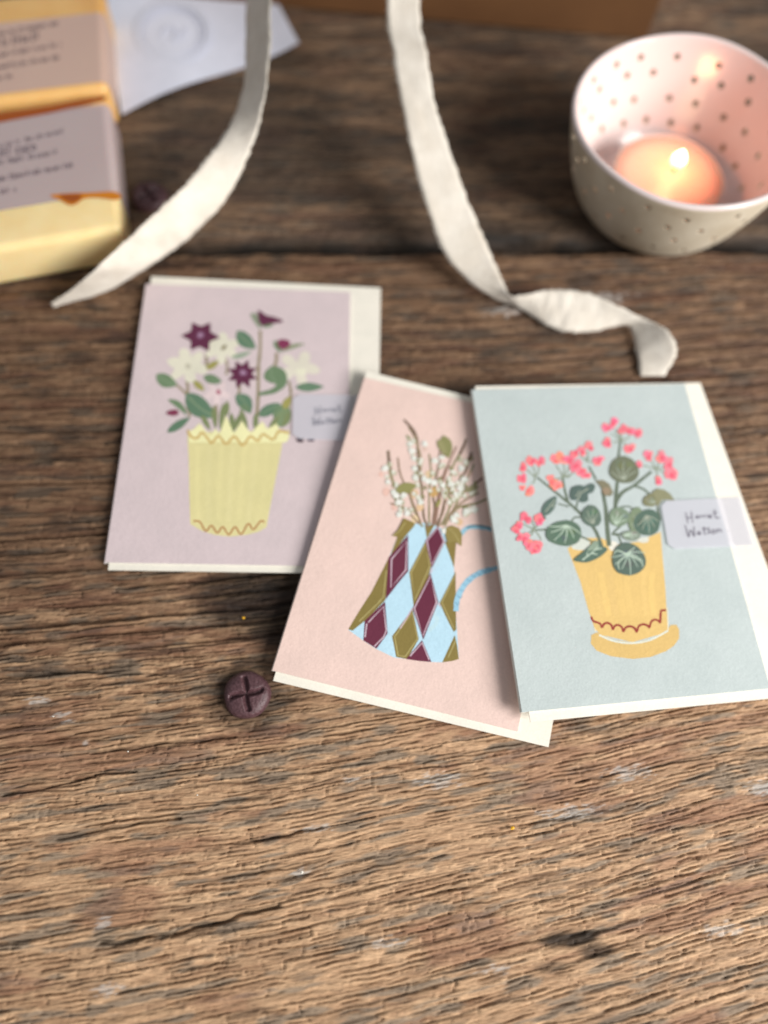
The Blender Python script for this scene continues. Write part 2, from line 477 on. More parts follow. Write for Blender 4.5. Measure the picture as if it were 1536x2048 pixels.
WHITEC = rgb(238, 237, 230)
GAP = 0.48      # envelope / back leaf below the cover
def build_card(label, envlabel, quad, plane, ground, envquad, art, dark_edge):
    root = thing('greeting_card', plane.hit(*quad[3]) * np.array([1, 1, 0]), label, 'greeting card', 'small folded greeting cards')
    # cover (print + picture) with the folded spine down its left side
    V, F, FM, FC = [], [], [], []
    top = [plane.hit(*q) for q in quad]
    slab(V, F, FM, FC, top, 0.32, 0, WHITEC)
    FC[0] = ground
    dn = -plane.n
    tl, tr, br, bl = top
    out = (tl - tr) / np.linalg.norm(tl - tr)
    b = len(V); K = 6; dep = 2 * GAP + 0.32
    for p in (tl, bl):
        for k in range(K + 1):
            a = math.pi * k / K
            V.append(p + dn * (0.16 + (dep - 0.16) * (1 - math.cos(a)) / 2) + out * (0.42 * math.sin(a)))
    for k in range(K):
        F.append([b + k, b + k + 1, b + K + 1 + k + 1, b + K + 1 + k]); FM.append(0); FC.append(dark_edge)
    b = len(V)
    V += list(art.V); F += [[b + i for i in f] for f in art.F]; FM += [0] * len(art.F); FC += art.Cc
    mesh_obj('cover', V, F, M_PRINT, root, fcol=FC)
    # back leaf
    V, F, FM, FC = [], [], [], []
    slab(V, F, FM, FC, [p + dn * 2 * GAP for p in top], 0.32, 0, WHITEC)
    mesh_obj('back_leaf', V, F, M_WHITE, root)
    # envelope between the leaves: two plies, open flap line
    pe = [plane.under(*q, -GAP) for q in envquad]
    er = thing('envelope', pe[3] * np.array([1, 1, 0]), envlabel, 'envelope', 'white envelopes tucked inside the cards')
    V, F, FM, FC = [], [], [], []
    slab(V, F, FM, FC, pe, 0.16, 0, WHITEC)
    mesh_obj('front_ply', V, F, M_ENVELOPE, er)
    V, F, FM, FC = [], [], [], []
    slab(V, F, FM, FC, [p + dn * 0.2 for p in pe], 0.16, 0, WHITEC)
    mesh_obj('back_ply', V, F, M_ENVELOPE, er)
    return root

# ---- mauve card
qL = [(292.5, 568), (701, 584.6), (693, 1133), (209.4, 1125)]
plL = Plane((*qL[0], 1.9), (*qL[1], 2.2), (*qL[3], 1.9))
A = Art(plL, seed=3)
A.space(200, 540, 2.648)
YEL = rgb(223, 215, 158); PALE = rgb(238, 236, 182); GRN = rgb(112, 136, 104); GRN2 = rgb(98, 128, 104); OLV = rgb(160, 156, 92)
PLUM = rgb(98, 46, 72); STEM = rgb(150, 138, 112); CREAM = rgb(226, 223, 203)
A.poly([(462, 860), (470, 1000), (474, 1200), (478, 1345), (540, 1382), (610, 1404), (690, 1412), (780, 1402), (840, 1386), (882, 1362), (900, 1260), (935, 1080), (975, 870), (1005, 850)], YEL)
for i in range(7): A.stroke([(520 + i * 62, 930), (515 + i * 58, 1150), (525 + i * 52, 1330)], 26, rgb(224 + (i % 2), 216 + (i % 2), 159 + (i % 2) * 2))
A.stroke([(495, 1330), (528, 1333), (560, 1382), (590, 1354), (622, 1392), (650, 1360), (682, 1402), (715, 1360), (747, 1400), (785, 1344), (812, 1374), (850, 1330), (872, 1336)], 9, rgb(176, 122, 74))
A.space(300, 600, 4.2667)
for a, b, w in (((480, 450), (470, 600), 26), ((940, 260), (925, 560), 26), ((925, 560), (905, 1080), 30), ((312, 680), (318, 820), 24), ((215, 715), (330, 830), 22), ((1080, 450), (1060, 580), 28),
                ((650, 500), (652, 640), 20), ((765, 730), (740, 840), 22), ((1185, 690), (1200, 850), 24), ((310, 920), (340, 1000), 20), ((430, 990), (505, 1100), 24), ((560, 840), (560, 1080), 22)):
    A.stroke([a, ((a[0] + b[0]) / 2 + 8, (a[1] + b[1]) / 2), b], w, STEM)
def cream_flower(c, R, n=6, col=CREAM, ph=0.3, sq=0.8):
    for i in range(n):
        a = ph + 2 * math.pi * i / n
        A.blob((c[0] + 0.55 * R * math.cos(a), c[1] + 0.55 * R * sq * math.sin(a)), R * 0.42, col, R * 0.25, a)
    A.blob(c, R * 0.28, col)
cream_flower((320, 560), 185); A.blob((325, 565), 26, rgb(196, 192, 172))
cream_flower((615, 410), 165, ph=0.6); A.blob((630, 405), 30, rgb(140, 130, 100), 18, -0.8)
cream_flower((1270, 580), 185, 5, rgb(224, 219, 202), ph=0.1); A.blob((1290, 610), 50, rgb(230, 228, 205), 30)
cream_flower((570, 790), 120, 5, rgb(226, 208, 208)); A.blob((585, 785), 20, rgb(170, 95, 115))
for a, b, w, c, bd in (((50, 640), (235, 725), 100, GRN, .1), ((305, 800), (560, 1000), 150, GRN2, .12), ((150, 850), (315, 990), 48, GRN, -.5), ((145, 1130), (345, 1000), 62, GRN2, 0), ((455, 655), (615, 700), 70, GRN, 0),
                    ((370, 690), (465, 775), 50, OLV, 0), ((480, 590), (590, 520), 50, OLV, 0), ((740, 265), (905, 415), 105, GRN2, .1), ((735, 805), (860, 970), 110, GRN2, -.15), ((860, 940), (760, 900), 50, GRN, 0),
                    ((925, 990), (1110, 880), 80, GRN2, 0), ((1240, 745), (1485, 740), 66, GRN2, 0), ((690, 490), (870, 435), 40, rgb(150, 166, 145), .2), ((1050, 1000), (1195, 890), 90, GRN, 0),
                    ((1080, 1080), (1200, 930), 110, rgb(128, 146, 108), 0), ((1140, 930), (1200, 820), 60, OLV, 0), ((860, 110), (940, 250), 60, rgb(140, 150, 128), -.3), ((1060, 345), (1120, 450), 45, GRN, 0), ((1120, 440), (1325, 375), 34, rgb(140, 150, 120), -.3),
                    ((1040, 560), (1090, 720), 120, GRN, .2)):
    A.leaf(a, b, w * 1.14, c, vein=rgb(128, 150, 120) if w > 65 else None, bend=bd)
A.poly([(1050, 570), (1110, 575), (1160, 620), (1170, 690), (1150, 740), (1080, 790), (1000, 810), (930, 815), (935, 790), (1020, 765), (1070, 735), (1075, 690), (1040, 640)], GRN, True)
for a, b in (((540, 900), (560, 1100)), ((630, 880), (600, 1110)), ((690, 960), (715, 1130)), ((770, 930), (835, 1110)), ((795, 950), (700, 1130)), ((440, 980), (515, 1110)), ((905, 960), (900, 1130)), ((1095, 990), (1010, 1120)), ((660, 860), (650, 1000)), ((1190, 950), (1130, 1090))):
    A.leaf(a, b, 46, rgb(126, 138, 96))
def star(c, R, n, ph, col, sq=0.9):
    P = []
    for i in range(2 * n):
        a = ph + math.pi * i / n
        r = R * (1.0 if i % 2 == 0 else 0.58) * (1 + A.rd.uniform(-.06, .06))
        P.append((c[0] + r * math.cos(a), c[1] + r * sq * math.sin(a)))
    A.poly(P, col)
star((430, 312), 160, 6, 0.05, PLUM); star((790, 632), 140, 8, 0.35, PLUM)
for c in ((432, 300), (795, 620)):
    A.blob(c, 30, rgb(146, 108, 140), 26); A.blob((c[0] - 4, c[1]), 12, rgb(176, 148, 168))
A.poly([(918, 85), (945, 95), (990, 130), (1060, 145), (1135, 172), (1128, 192), (1050, 200), (1000, 215), (960, 222), (925, 180)], PLUM)
A.leaf((960, 230), (1060, 210), 28, GRN)
A.blob((1140, 375), 52, rgb(132, 56, 88), 46); A.blob((195, 962), 52, rgb(130, 58, 84), 28)
A.poly([(325, 1180), (325, 1125), (375, 1100), (425, 1050), (470, 1110), (515, 1155), (560, 1095), (595, 1150), (620, 1060), (650, 985), (690, 1080), (715, 1140), (745, 1090), (785, 1030), (830, 1100), (862, 1140), (910, 1080), (960, 1035), (1000, 1100), (1030, 1085), (1080, 1055), (1110, 1110), (1190, 1115), (1185, 1180), (1160, 1215), (340, 1215)], PALE)
A.stroke([(320, 1110), (350, 1165), (400, 1180), (445, 1130), (490, 1180), (530, 1218), (585, 1160), (650, 1228), (720, 1165), (790, 1238), (855, 1165), (920, 1200), (965, 1145), (1050, 1190), (1100, 1120), (1190, 1135)], 22, rgb(206, 178, 112))
A.blob((1280, 1195), 34, rgb(70, 52, 62), 20); A.blob((1375, 1195), 30, rgb(104, 92, 104), 15)
cL = build_card('mauve card painted with plum flowers in a yellow pot, farthest from the viewer', 'white envelope sticking out of the right side of the mauve card',
                qL, plL, rgb(212, 197, 199), [(302, 551), (761.5, 574), (753, 1147), (215, 1139)], A, rgb(226, 218, 214))

# ---- pink card
qM = [(729, 755), (946, 0), (1035.4, 1463), (544.5, 1341)]
plM = Plane((729, 755, 6.0), (544.5, 1341, 3.8), (1035.4, 1463, 2.3))
# hidden far right corner: finish the rectangle in the sheet's own plane
tl, bl, br = plM.hit(729, 755), plM.hit(544.5, 1341), plM.hit(1035.4, 1463)
def to_px(P):
    d = np.asarray(P) - np.array([0, 0, HC]); z = d @ FWD
    return (IMW / 2 + FPX * (d @ RIGHT) / z, IMH / 2 - FPX * (d @ UP) / z)
qM[1] = to_px(tl + (br - bl))
A = Art(plM, seed=5)
A.space(540, 740, 2.695)
BLU = rgb(184, 218, 234); OL = rgb(134, 119, 66); MAR = rgb(104, 46, 66); LIL = rgb(206, 184, 196); OLL = rgb(170, 158, 104)
A.poly([(745, 830), (850, 822), (905, 838), (950, 880), (1005, 920), (992, 1060), (1000, 1280), (1018, 1558), (985, 1568), (930, 1576), (850, 1573), (760, 1560), (670, 1550), (570, 1502), (505, 1460), (422, 1400), (480, 1300), (560, 1180), (640, 1015), (690, 890)], BLU)
for i in range(8):
    x0, y0 = A.rd.uniform(720, 940), A.rd.uniform(900, 1400)
    A.stroke([(x0, y0), (x0 + A.rd.uniform(-40, 20), y0 + 60), (x0 - 30, y0 + 110)], 22, rgb(180 + A.rd.randint(0, 14), 214 + A.rd.randint(0, 8), 232))
A.poly([(422, 1398), (480, 1300), (545, 1200), (640, 1012), (638, 1090), (622, 1240), (520, 1345), (445, 1405)], OL)
A.poly([(838, 922), (870, 1055), (850, 1130), (775, 1278), (765, 1200), (750, 1090)], OL)
A.poly([(768, 1288), (802, 1450), (740, 1558), (680, 1547), (658, 1435)], OL)
A.poly([(1000, 1085), (955, 1175), (914, 1255), (950, 1335), (990, 1412), (1004, 1400)], OL)
A.poly([(996, 1428), (928, 1576), (985, 1568), (1018, 1558), (1008, 1480)], OL)
A.poly([(942, 926), (1005, 920), (992, 1065)], OL)
A.poly([(690, 890), (745, 878), (655, 1000), (645, 1010)], OL)
A.poly([(833, 838), (890, 832), (846, 908)], OL)
A.poly([(745, 888), (745, 1085), (690, 1150), (624, 1236), (638, 1012)], MAR)
A.poly([(905, 838), (944, 926), (872, 1068), (836, 920)], MAR)
A.poly([(865, 1093), (907, 1250), (826, 1454), (768, 1284)], MAR)
A.poly([(620, 1248), (634, 1420), (574, 1502), (503, 1458), (510, 1352)], MAR)
A.poly([(820, 1456), (870, 1574), (800, 1568), (733, 1558)], MAR)
for P, c in (([(738, 922), (732, 1078), (652, 1172), (655, 1020)], LIL), ([(905, 848), (938, 925), (872, 1050), (845, 920)], LIL), ([(866, 1110), (898, 1252), (824, 1432), (778, 1284)], LIL),
             ([(838, 940), (862, 1055), (780, 1240), (760, 1092)], OLL), ([(766, 1310), (796, 1448), (728, 1545), (690, 1538), (672, 1436)], OLL)):
    A.stroke(P, 7, c, smooth=False, closed=True)
for P, c in (([(530, 1360), (612, 1275), (627, 1405), (612, 1440), (562, 1490)], LIL), ([(755, 1542), (820, 1470), (858, 1562)], LIL), ([(522, 1366), (512, 1440)], LIL), ([(585, 1250), (610, 1225), (628, 1080)], OLL),
             ([(480, 1355), (600, 1240)], OLL), ([(925, 1250), (990, 1390)], OLL), ([(990, 1120), (925, 1255)], OLL), ([(960, 1550), (1000, 1460)], OLL), ([(872, 1068), (866, 1095)], LIL), ([(768, 1284), (735, 1340), (700, 1395)], LIL), ([(907, 1254), (918, 1275)], LIL)):
    A.stroke(P, 6.5, c, smooth=False)
A.stroke([(1030, 885), (1062, 852), (1110, 846), (1200, 862), (1260, 920), (1270, 1000), (1240, 1055), (1180, 1078)], 24, rgb(150, 194, 212))
A.stroke([(1060, 850), (1110, 838), (1170, 848), (1215, 870)], 8, rgb(92, 128, 142))
A.stroke([(1003, 1300), (1012, 1225), (1055, 1150), (1115, 1102), (1190, 1075)], 30, rgb(152, 198, 220))
for i in range(9):
    t = i / 8; x, y = np.interp(t, [0, .3, .6, 1], [1008, 1040, 1090, 1180]), np.interp(t, [0, .3, .6, 1], [1265, 1180, 1120, 1080])
    A.stroke([(x - 12, y - 14), (x + 6, y + 2), (x + 14, y - 12)], 4.5, rgb(112, 156, 184), smooth=False)
A.space(740, 820, 5.908)
ST = rgb(132, 114, 96); ST2 = rgb(150, 142, 110)
for P, w, w1, c in (([(400, 115), (510, 230), (560, 350), (565, 520), (580, 750), (612, 900), (622, 1100), (640, 1280), (690, 1390)], 24, 34, ST), ([(215, 480), (235, 700), (275, 860), (330, 960)], 38, 30, ST2), ([(830, 460), (812, 650), (780, 800), (745, 1000), (765, 1150), (740, 1370)], 22, 34, ST),
                    ([(1140, 340), (1080, 490), (985, 650), (940, 860)], 30, 26, ST2), ([(1200, 500), (1130, 720), (1040, 850), (900, 1050), (840, 1250), (800, 1380)], 30, 30, ST), ([(1330, 800), (1260, 860), (1140, 940)], 26, 20, rgb(104, 74, 56)),
                    ([(1380, 1050), (1250, 1105), (1080, 1140), (960, 1220), (870, 1350)], 24, 36, ST2), ([(480, 1030), (545, 1230), (620, 1380)], 28, 30, ST2), ([(890, 1020), (860, 1200), (780, 1370)], 34, 30, ST), ([(940, 1080), (920, 1220), (830, 1370)], 26, 26, rgb(196, 168, 150)), ([(1090, 960), (1000, 1150), (880, 1370)], 22, 30, ST2)):
    A.stroke(P, w, c, w1)
PCH = rgb(222, 190, 152); PNK = rgb(228, 190, 176)
for c, r, col in (((520, 990), 52, PCH), ((590, 1150), 46, PCH), ((710, 760), 55, rgb(222, 196, 160)), ((750, 970), 60, rgb(196, 160, 104)), ((285, 1150), 34, PNK), ((190, 965), 46, PNK), ((910, 950), 40, rgb(190, 160, 116)), ((1060, 1325), 40, PCH), ((530, 1285), 46, rgb(226, 204, 164)), ((930, 1050), 36, PNK), ((130, 760), 30, PNK), ((1180, 740), 36, PNK), ((1130, 1230), 34, PCH), ((650, 460), 30, rgb(216, 190, 176))):
    A.blob(c, r, col)
for P, w in (([(455, 200), (530, 330), (600, 560), (590, 800)], 16), ([(330, 560), (360, 760), (470, 1010), (600, 1330)], 18), ([(700, 520), (720, 740), (700, 960), (700, 1350)], 18), ([(1020, 430), (930, 640), (850, 900), (770, 1350)], 18), ([(1230, 640), (1120, 860), (980, 1080), (850, 1360)], 18), ([(1290, 980), (1150, 1050), (1000, 1170), (870, 1350)], 18), ([(240, 1100), (420, 1180), (580, 1350)], 16), ([(900, 680), (840, 860), (790, 1100), (740, 1350)], 18)):
    A.stroke(P, w, rgb(140 + A.rd.randint(-8, 12), 122 + A.rd.randint(-8, 14), 98), w * 1.3)
for P in ([(400, 115), (470, 190), (530, 290)], [(1140, 340), (1110, 420), (1060, 520)], [(215, 480), (225, 580), (240, 700)], [(1200, 500), (1160, 600)]):
    A.stroke(P, 22, rgb(118, 98, 84), 40)
SPR = [[(470, 330), (545, 560), (575, 760), (610, 950), (620, 1090)], [(205, 620), (245, 800), (300, 940), (350, 1090), (400, 1210)], [(820, 560), (790, 760), (750, 960)], [(1090, 560), (1000, 720), (950, 900), (900, 1000)], [(1180, 620), (1100, 800), (1020, 950), (960, 1080)], [(1290, 900), (1150, 960), (1050, 1040)], [(1250, 1150), (1130, 1200), (1000, 1290)], [(480, 1000), (530, 1180)]]
for P in SPR:
    for q in catmull(P, False, 5):
        if A.rd.random() < .75:
            x, y = q[0] + A.rd.choice((-1, 1)) * A.rd.uniform(18, 52), q[1] + A.rd.uniform(-24, 24)
            A.blob((x + 6, y + 10), A.rd.uniform(24, 34), rgb(186, 184, 158)); A.blob((x, y), A.rd.uniform(18, 29), rgb(222, 222, 210), A.rd.uniform(16, 26))
        if A.rd.random() < .3:
            x, y = q[0] + A.rd.uniform(-40, 40), q[1] + A.rd.uniform(-20, 20)
            A.leaf((x, y), (x + A.rd.uniform(-50, 50), y - 60), 30, rgb(140, 138, 98))
A.leaf((870, 300), (930, 570), 150, rgb(140, 140, 94)); A.leaf((800, 350), (900, 530), 80, rgb(150, 148, 104)); A.leaf((300, 960), (555, 885), 130, rgb(146, 144, 92)); A.leaf((1110, 960), (1290, 900), 70, rgb(146, 142, 108)); A.leaf((260, 1030), (350, 970), 40, rgb(128, 130, 100)); A.leaf((780, 1150), (840, 1050), 44, rgb(150, 146, 90))
WB = rgb(228, 230, 222)
for x, y in ((480, 400), (650, 400), (520, 570), (530, 690), (770, 600), (215, 850), (280, 970), (345, 1090), (345, 1235), (440, 1220), (600, 1090), (1080, 690), (1110, 820), (860, 890), (1070, 920), (1015, 990), (640, 810), (760, 860), (960, 880), (1140, 1190), (1225, 1185), (990, 1300), (880, 1430), (180, 690), (690, 840), (540, 800), (310, 1010), (400, 1010), (1020, 1240), (500, 480), (850, 560)):
    A.blob((x, y), A.rd.uniform(28, 44), WB, A.rd.uniform(24, 36))
    if A.rd.random() < .6: A.blob((x + A.rd.uniform(-26, 26), y + A.rd.uniform(-26, 26)), 20, rgb(212, 218, 206))
A.space(540, 740, 2.695)
A.poly([(722, 798), (760, 815), (785, 828), (770, 850), (742, 882), (700, 902), (660, 894), (690, 860)], rgb(140, 124, 68))
A.stroke([(660, 893), (700, 865), (730, 820)], 5, OLL)
A.poly([(950, 848), (985, 838), (1018, 852), (1036, 885), (1032, 950), (1010, 932), (985, 925), (958, 935), (945, 890)], rgb(146, 132, 78))
A.stroke([(962, 850), (1000, 890), (1025, 940)], 5, OLL)
cM = build_card('pink card painted with a harlequin diamond jug of blossom twigs, lying between the other two', 'white envelope whose corner pokes out below the pink card',
                qM, plM, rgb(228, 202, 192), [(733, 741), to_px(plM.under(*qM[1], 0) + (tl - bl) * 0.02 + (br - bl) * 0.13), (1098, 1494), (546, 1361)], A, rgb(205, 190, 180))

# ---- blue card
qB = [(944, 779.6), (1370, 768), (1541, 1377), (1044, 1424.6)]
plB = Plane((*qB[0], 9.0), (*qB[1], 3.6), (*qB[3], 7.6))
A = Art(plB, seed=8)
A.space(930, 750, 2.535)
POT = rgb(219, 187, 120); POT2 = rgb(214, 182, 116)
A.poly([(520, 880), (560, 850), (600, 826), (690, 826), (760, 860), (880, 845), (992, 795), (1000, 900), (1016, 1080), (1028, 1290), (1000, 1312), (850, 1355), (685, 1316), (655, 1280), (625, 1190), (585, 1050)], POT)
for i in range(9):
    A.stroke([(600 + i * 44, 980 + 10 * (i % 3)), (625 + i * 40, 1100), (655 + i * 38, 1220)], 30, rgb(220 + (i % 3), 188 + (i % 3), 121 + (i % 2)))
A.poly([(640, 1318), (668, 1305), (760, 1345), (860, 1356), (960, 1335), (1030, 1292), (1040, 1268), (1072, 1266), (1086, 1290), (1086, 1335), (1060, 1372), (1020, 1400), (940, 1430), (850, 1440), (740, 1426), (668, 1398), (638, 1362)], POT2)
A.stroke([(680, 1318), (760, 1350), (850, 1359), (940, 1343), (1030, 1296)], 9, rgb(214, 220, 208))
A.stroke([(655, 1282), (664, 1300)], 6, rgb(230, 222, 190)); A.stroke([(1026, 1180), (1030, 1295)], 5, rgb(232, 224, 196))
val = [(640, 1225), (695, 1282), (750, 1292), (803, 1303), (870, 1305), (935, 1283), (990, 1258), (1018, 1190)]
for k, (a, b) in enumerate(zip(val[:-1], val[1:])):
    up = 0 if k == 0 else 30
    m = ((a[0] + b[0]) / 2 + (-8 if k == 6 else 0), (a[1] + b[1]) / 2 - up)
    A.stroke([a, ((a[0] * 2 + m[0]) / 3, m[1] * .75 + a[1] * .25), m, ((b[0] * 2 + m[0]) / 3, m[1] * .7 + b[1] * .3), b], 11, rgb(146, 60, 54))
A.space(1010, 820, 4.2667)
SG = rgb(100, 112, 96); D1 = rgb(88, 110, 98); D2 = rgb(108, 114, 94); D3 = rgb(124, 142, 120); VE = rgb(184, 202, 184); VB = rgb(158, 166, 150)
A.blob((650, 1150), 80, rgb(206, 212, 202), 50); A.blob((1180, 1110), 50, rgb(214, 216, 204), 24); A.blob((925, 1160), 40, rgb(222, 220, 206), 40)
for P, w, w1 in (([(888, 1160), (872, 1000), (858, 830), (832, 690)], 44, 26), ([(825, 1160), (760, 1010), (620, 860), (540, 790), (430, 700), (275, 575)], 30, 18), ([(540, 790), (512, 690), (490, 570)], 22, 18), ([(940, 880), (948, 720), (960, 600)], 40, 24),
                 ([(940, 800), (1000, 705), (1100, 645), (1250, 525)], 34, 24), ([(1100, 645), (1180, 675), (1240, 725)], 22, 16), ([(775, 590), (715, 480)], 20, 16), ([(965, 420), (985, 260)], 26, 18), ([(370, 1020), (250, 1025)], 15, 12),
                 ([(555, 985), (590, 920), (655, 915)], 14, 14), ([(610, 830), (620, 775)], 16, 16), ([(545, 825), (455, 800)], 14, 12), ([(640, 1075), (745, 1125)], 15, 15), ([(1000, 1165), (970, 1080), (925, 1050), (985, 990)], 16, 16), ([(1300, 830), (1330, 940)], 20, 12), ([(985, 830), (1060, 825), (1110, 870)], 14, 12), ([(910, 1060), (1010, 1060)], 20, 14)):
    A.stroke(P, w, SG, w1)
LG = rgb(140, 150, 132)
for nd, ends in (((255, 572), ((185, 510), (235, 475), (290, 480), (225, 630))), ((490, 572), ((435, 470), (500, 450), (545, 480), (600, 520), (420, 585), (560, 560))), ((700, 440), ((640, 390), (700, 350), (770, 430), (690, 400))), ((985, 255), ((910, 200), (980, 190), (1070, 220), (920, 270), (1040, 300), (940, 170))),
                 ((1275, 495), ((1230, 410), (1320, 430), (1380, 480), (1300, 580), (1380, 540), (1180, 470))), ((245, 1015), ((225, 940), (150, 970), (290, 940), (190, 1090), (310, 1110), (150, 1060)))):
    for e in ends:
        A.stroke([nd, ((nd[0] + e[0]) / 2 + 12, (nd[1] + e[1]) / 2 + 8), e], 12, LG, 9)
FLW = [(145, 485, 42), (230, 430, 45), (300, 437, 40), (145, 580, 42), (195, 680, 52, 1), (150, 660, 28, 1), (430, 430, 52, 1), (490, 405, 52, 1), (550, 420, 45), (600, 470, 52), (650, 520, 46), (690, 552, 38), (395, 610, 56, 1), (450, 645, 42, 1), (600, 355, 46), (655, 352, 40), (730, 320, 48), (800, 425, 46),
       (915, 105, 46), (875, 150, 40), (1000, 160, 40), (1060, 172, 52), (1122, 198, 44), (880, 275, 45), (1070, 330, 48), (1225, 390, 42), (1335, 402, 48), (1400, 460, 50), (1420, 548, 52), (1300, 605, 38), (1150, 472, 36),
       (100, 985, 50), (180, 920, 48), (295, 935, 46), (160, 1095, 50), (205, 1150, 46), (268, 1165, 50), (90, 1030, 36), (245, 1195, 36), (120, 1080, 34)]
for q in FLW:
    x, y, r = q[:3]; cor = len(q) > 3
    c = rgb(240, 138, 132) if cor else rgb(236, 124, 138); r *= 1.1
    for i in range(4):
        a = A.rd.uniform(0, 6.3)
        A.blob((x + 0.5 * r * math.cos(a), y + 0.5 * r * math.sin(a)), r * A.rd.uniform(.45, .62), (c[0] * A.rd.uniform(.9, 1.1), c[1] * A.rd.uniform(.85, 1.25), c[2] * A.rd.uniform(.85, 1.2), 1), wob=.2, n=12)
    A.blob((x + 0.1 * r, y + .15 * r), r * .42, rgb(224, 96, 116) if not cor else rgb(236, 118, 116), wob=.25, n=10)
def gleaf(c, rx, ry, rot, col, vein, base, n=5, dark=None):
    A.blob(c, rx, col, ry, rot, wob=0.07, n=26)
    for i in range(4):
        a = A.rd.uniform(0, 6.3); rr = A.rd.uniform(.2, .6)
        A.blob((c[0] + rx * rr * math.cos(a), c[1] + ry * rr * math.sin(a)), rx * .3, tuple(col[k] * A.rd.uniform(.82, 1.16) for k in range(3)), ry * .2, A.rd.uniform(0, 3))
    if vein:
        b = (c[0] + base[0] * rx, c[1] + base[1] * ry)
        d0 = math.atan2(-base[1] * ry, -base[0] * rx)
        for i in range(n):
            a = d0 + (i - (n - 1) / 2) * 0.48
            L = 1.35 if abs(i - (n - 1) / 2) < 1 else 1.05
            e = (b[0] + L * rx * math.cos(a), b[1] + L * ry * math.sin(a))
            m = ((b[0] + e[0]) / 2 + 8 * math.sin(a), (b[1] + e[1]) / 2 - 8 * math.cos(a))
            A.stroke([b, m, e], 12, vein, 5)
gleaf((1015, 512), 128, 116, 0, D2, VB, (0, 0.7), 5)
gleaf((975, 912), 92, 80, 0.2, D3, VE, (-.3, .8), 4)
gleaf((1120, 945), 68, 115, 0.1, rgb(122, 138, 112), VB, (.3, .8), 4)
gleaf((1215, 960), 112, 116, 0.1, D1, VB, (-.1, -.5), 5)
gleaf((1245, 770), 68, 56, -0.2, rgb(128, 128, 98), VB, (.6, .3), 3)
A.poly([(1255, 700), (1300, 670), (1360, 680), (1410, 715), (1450, 772), (1380, 765), (1340, 770), (1300, 830), (1290, 760)], rgb(140, 140, 110))
A.poly([(770, 600), (840, 598), (890, 630), (925, 700), (905, 735), (850, 735), (820, 660)], rgb(126, 122, 100))
A.blob((865, 690), 34, rgb(146, 130, 108), 34)
gleaf((505, 1052), 150, 112, 0.05, rgb(92, 114, 98), VE, (.15, -.6), 6)
gleaf((740, 905), 84, 92, -0.3, rgb(98, 116, 104), VB, (.2, .7), 4)
A.poly([(555, 720), (575, 660), (640, 640), (680, 650), (740, 625), (770, 650), (750, 700), (710, 720), (710, 770), (660, 790), (620, 765), (575, 770)], rgb(86, 104, 98), True)
A.stroke([(620, 770), (650, 710), (710, 670)], 10, VB); A.stroke([(600, 740), (640, 690)], 8, VB)
A.leaf((320, 905), (440, 735), 92, rgb(92, 112, 104)); A.stroke([(345, 870), (430, 760)], 9, VB); A.stroke([(400, 830), (425, 800)], 8, VB); A.stroke([(345, 930), (330, 900)], 16, D1)
gleaf((1075, 1072), 86, 42, 0.05, rgb(134, 146, 132), VE, (-.7, 0), 3)
A.poly([(590, 1275), (660, 1215), (730, 1155), (790, 1115), (820, 1150), (875, 1185), (840, 1230), (780, 1270), (700, 1300), (620, 1295)], D1, True)
A.poly([(700, 1200), (760, 1120), (795, 1125), (780, 1180)], rgb(138, 156, 138), True)
for P in ([(660, 1280), (740, 1220), (800, 1160)], [(740, 1220), (790, 1235)], [(700, 1250), (705, 1210)], [(770, 1190), (830, 1180)]): A.stroke(P, 12, VE, 6)
gleaf((1055, 1275), 142, 142, 0.3, rgb(90, 108, 98), rgb(176, 196, 180), (-.05, -.4), 7)
for P in ([(1040, 1230), (960, 1200), (925, 1230)], [(1050, 1220), (1110, 1170)], [(1045, 1235), (970, 1300), (975, 1360)], [(1060, 1235), (1160, 1290), (1175, 1340)]): A.stroke(P, 12, VE, 6)
cB = build_card('pale blue card painted with pink flowers in a mustard pot, at the right on top', 'white envelope bordering the right side and bottom of the pale blue card',
                qB, plB, rgb(186, 197, 196), [(951, 771), (1402, 764), (1630, 1388), (1062, 1444)], A, rgb(216, 216, 208))

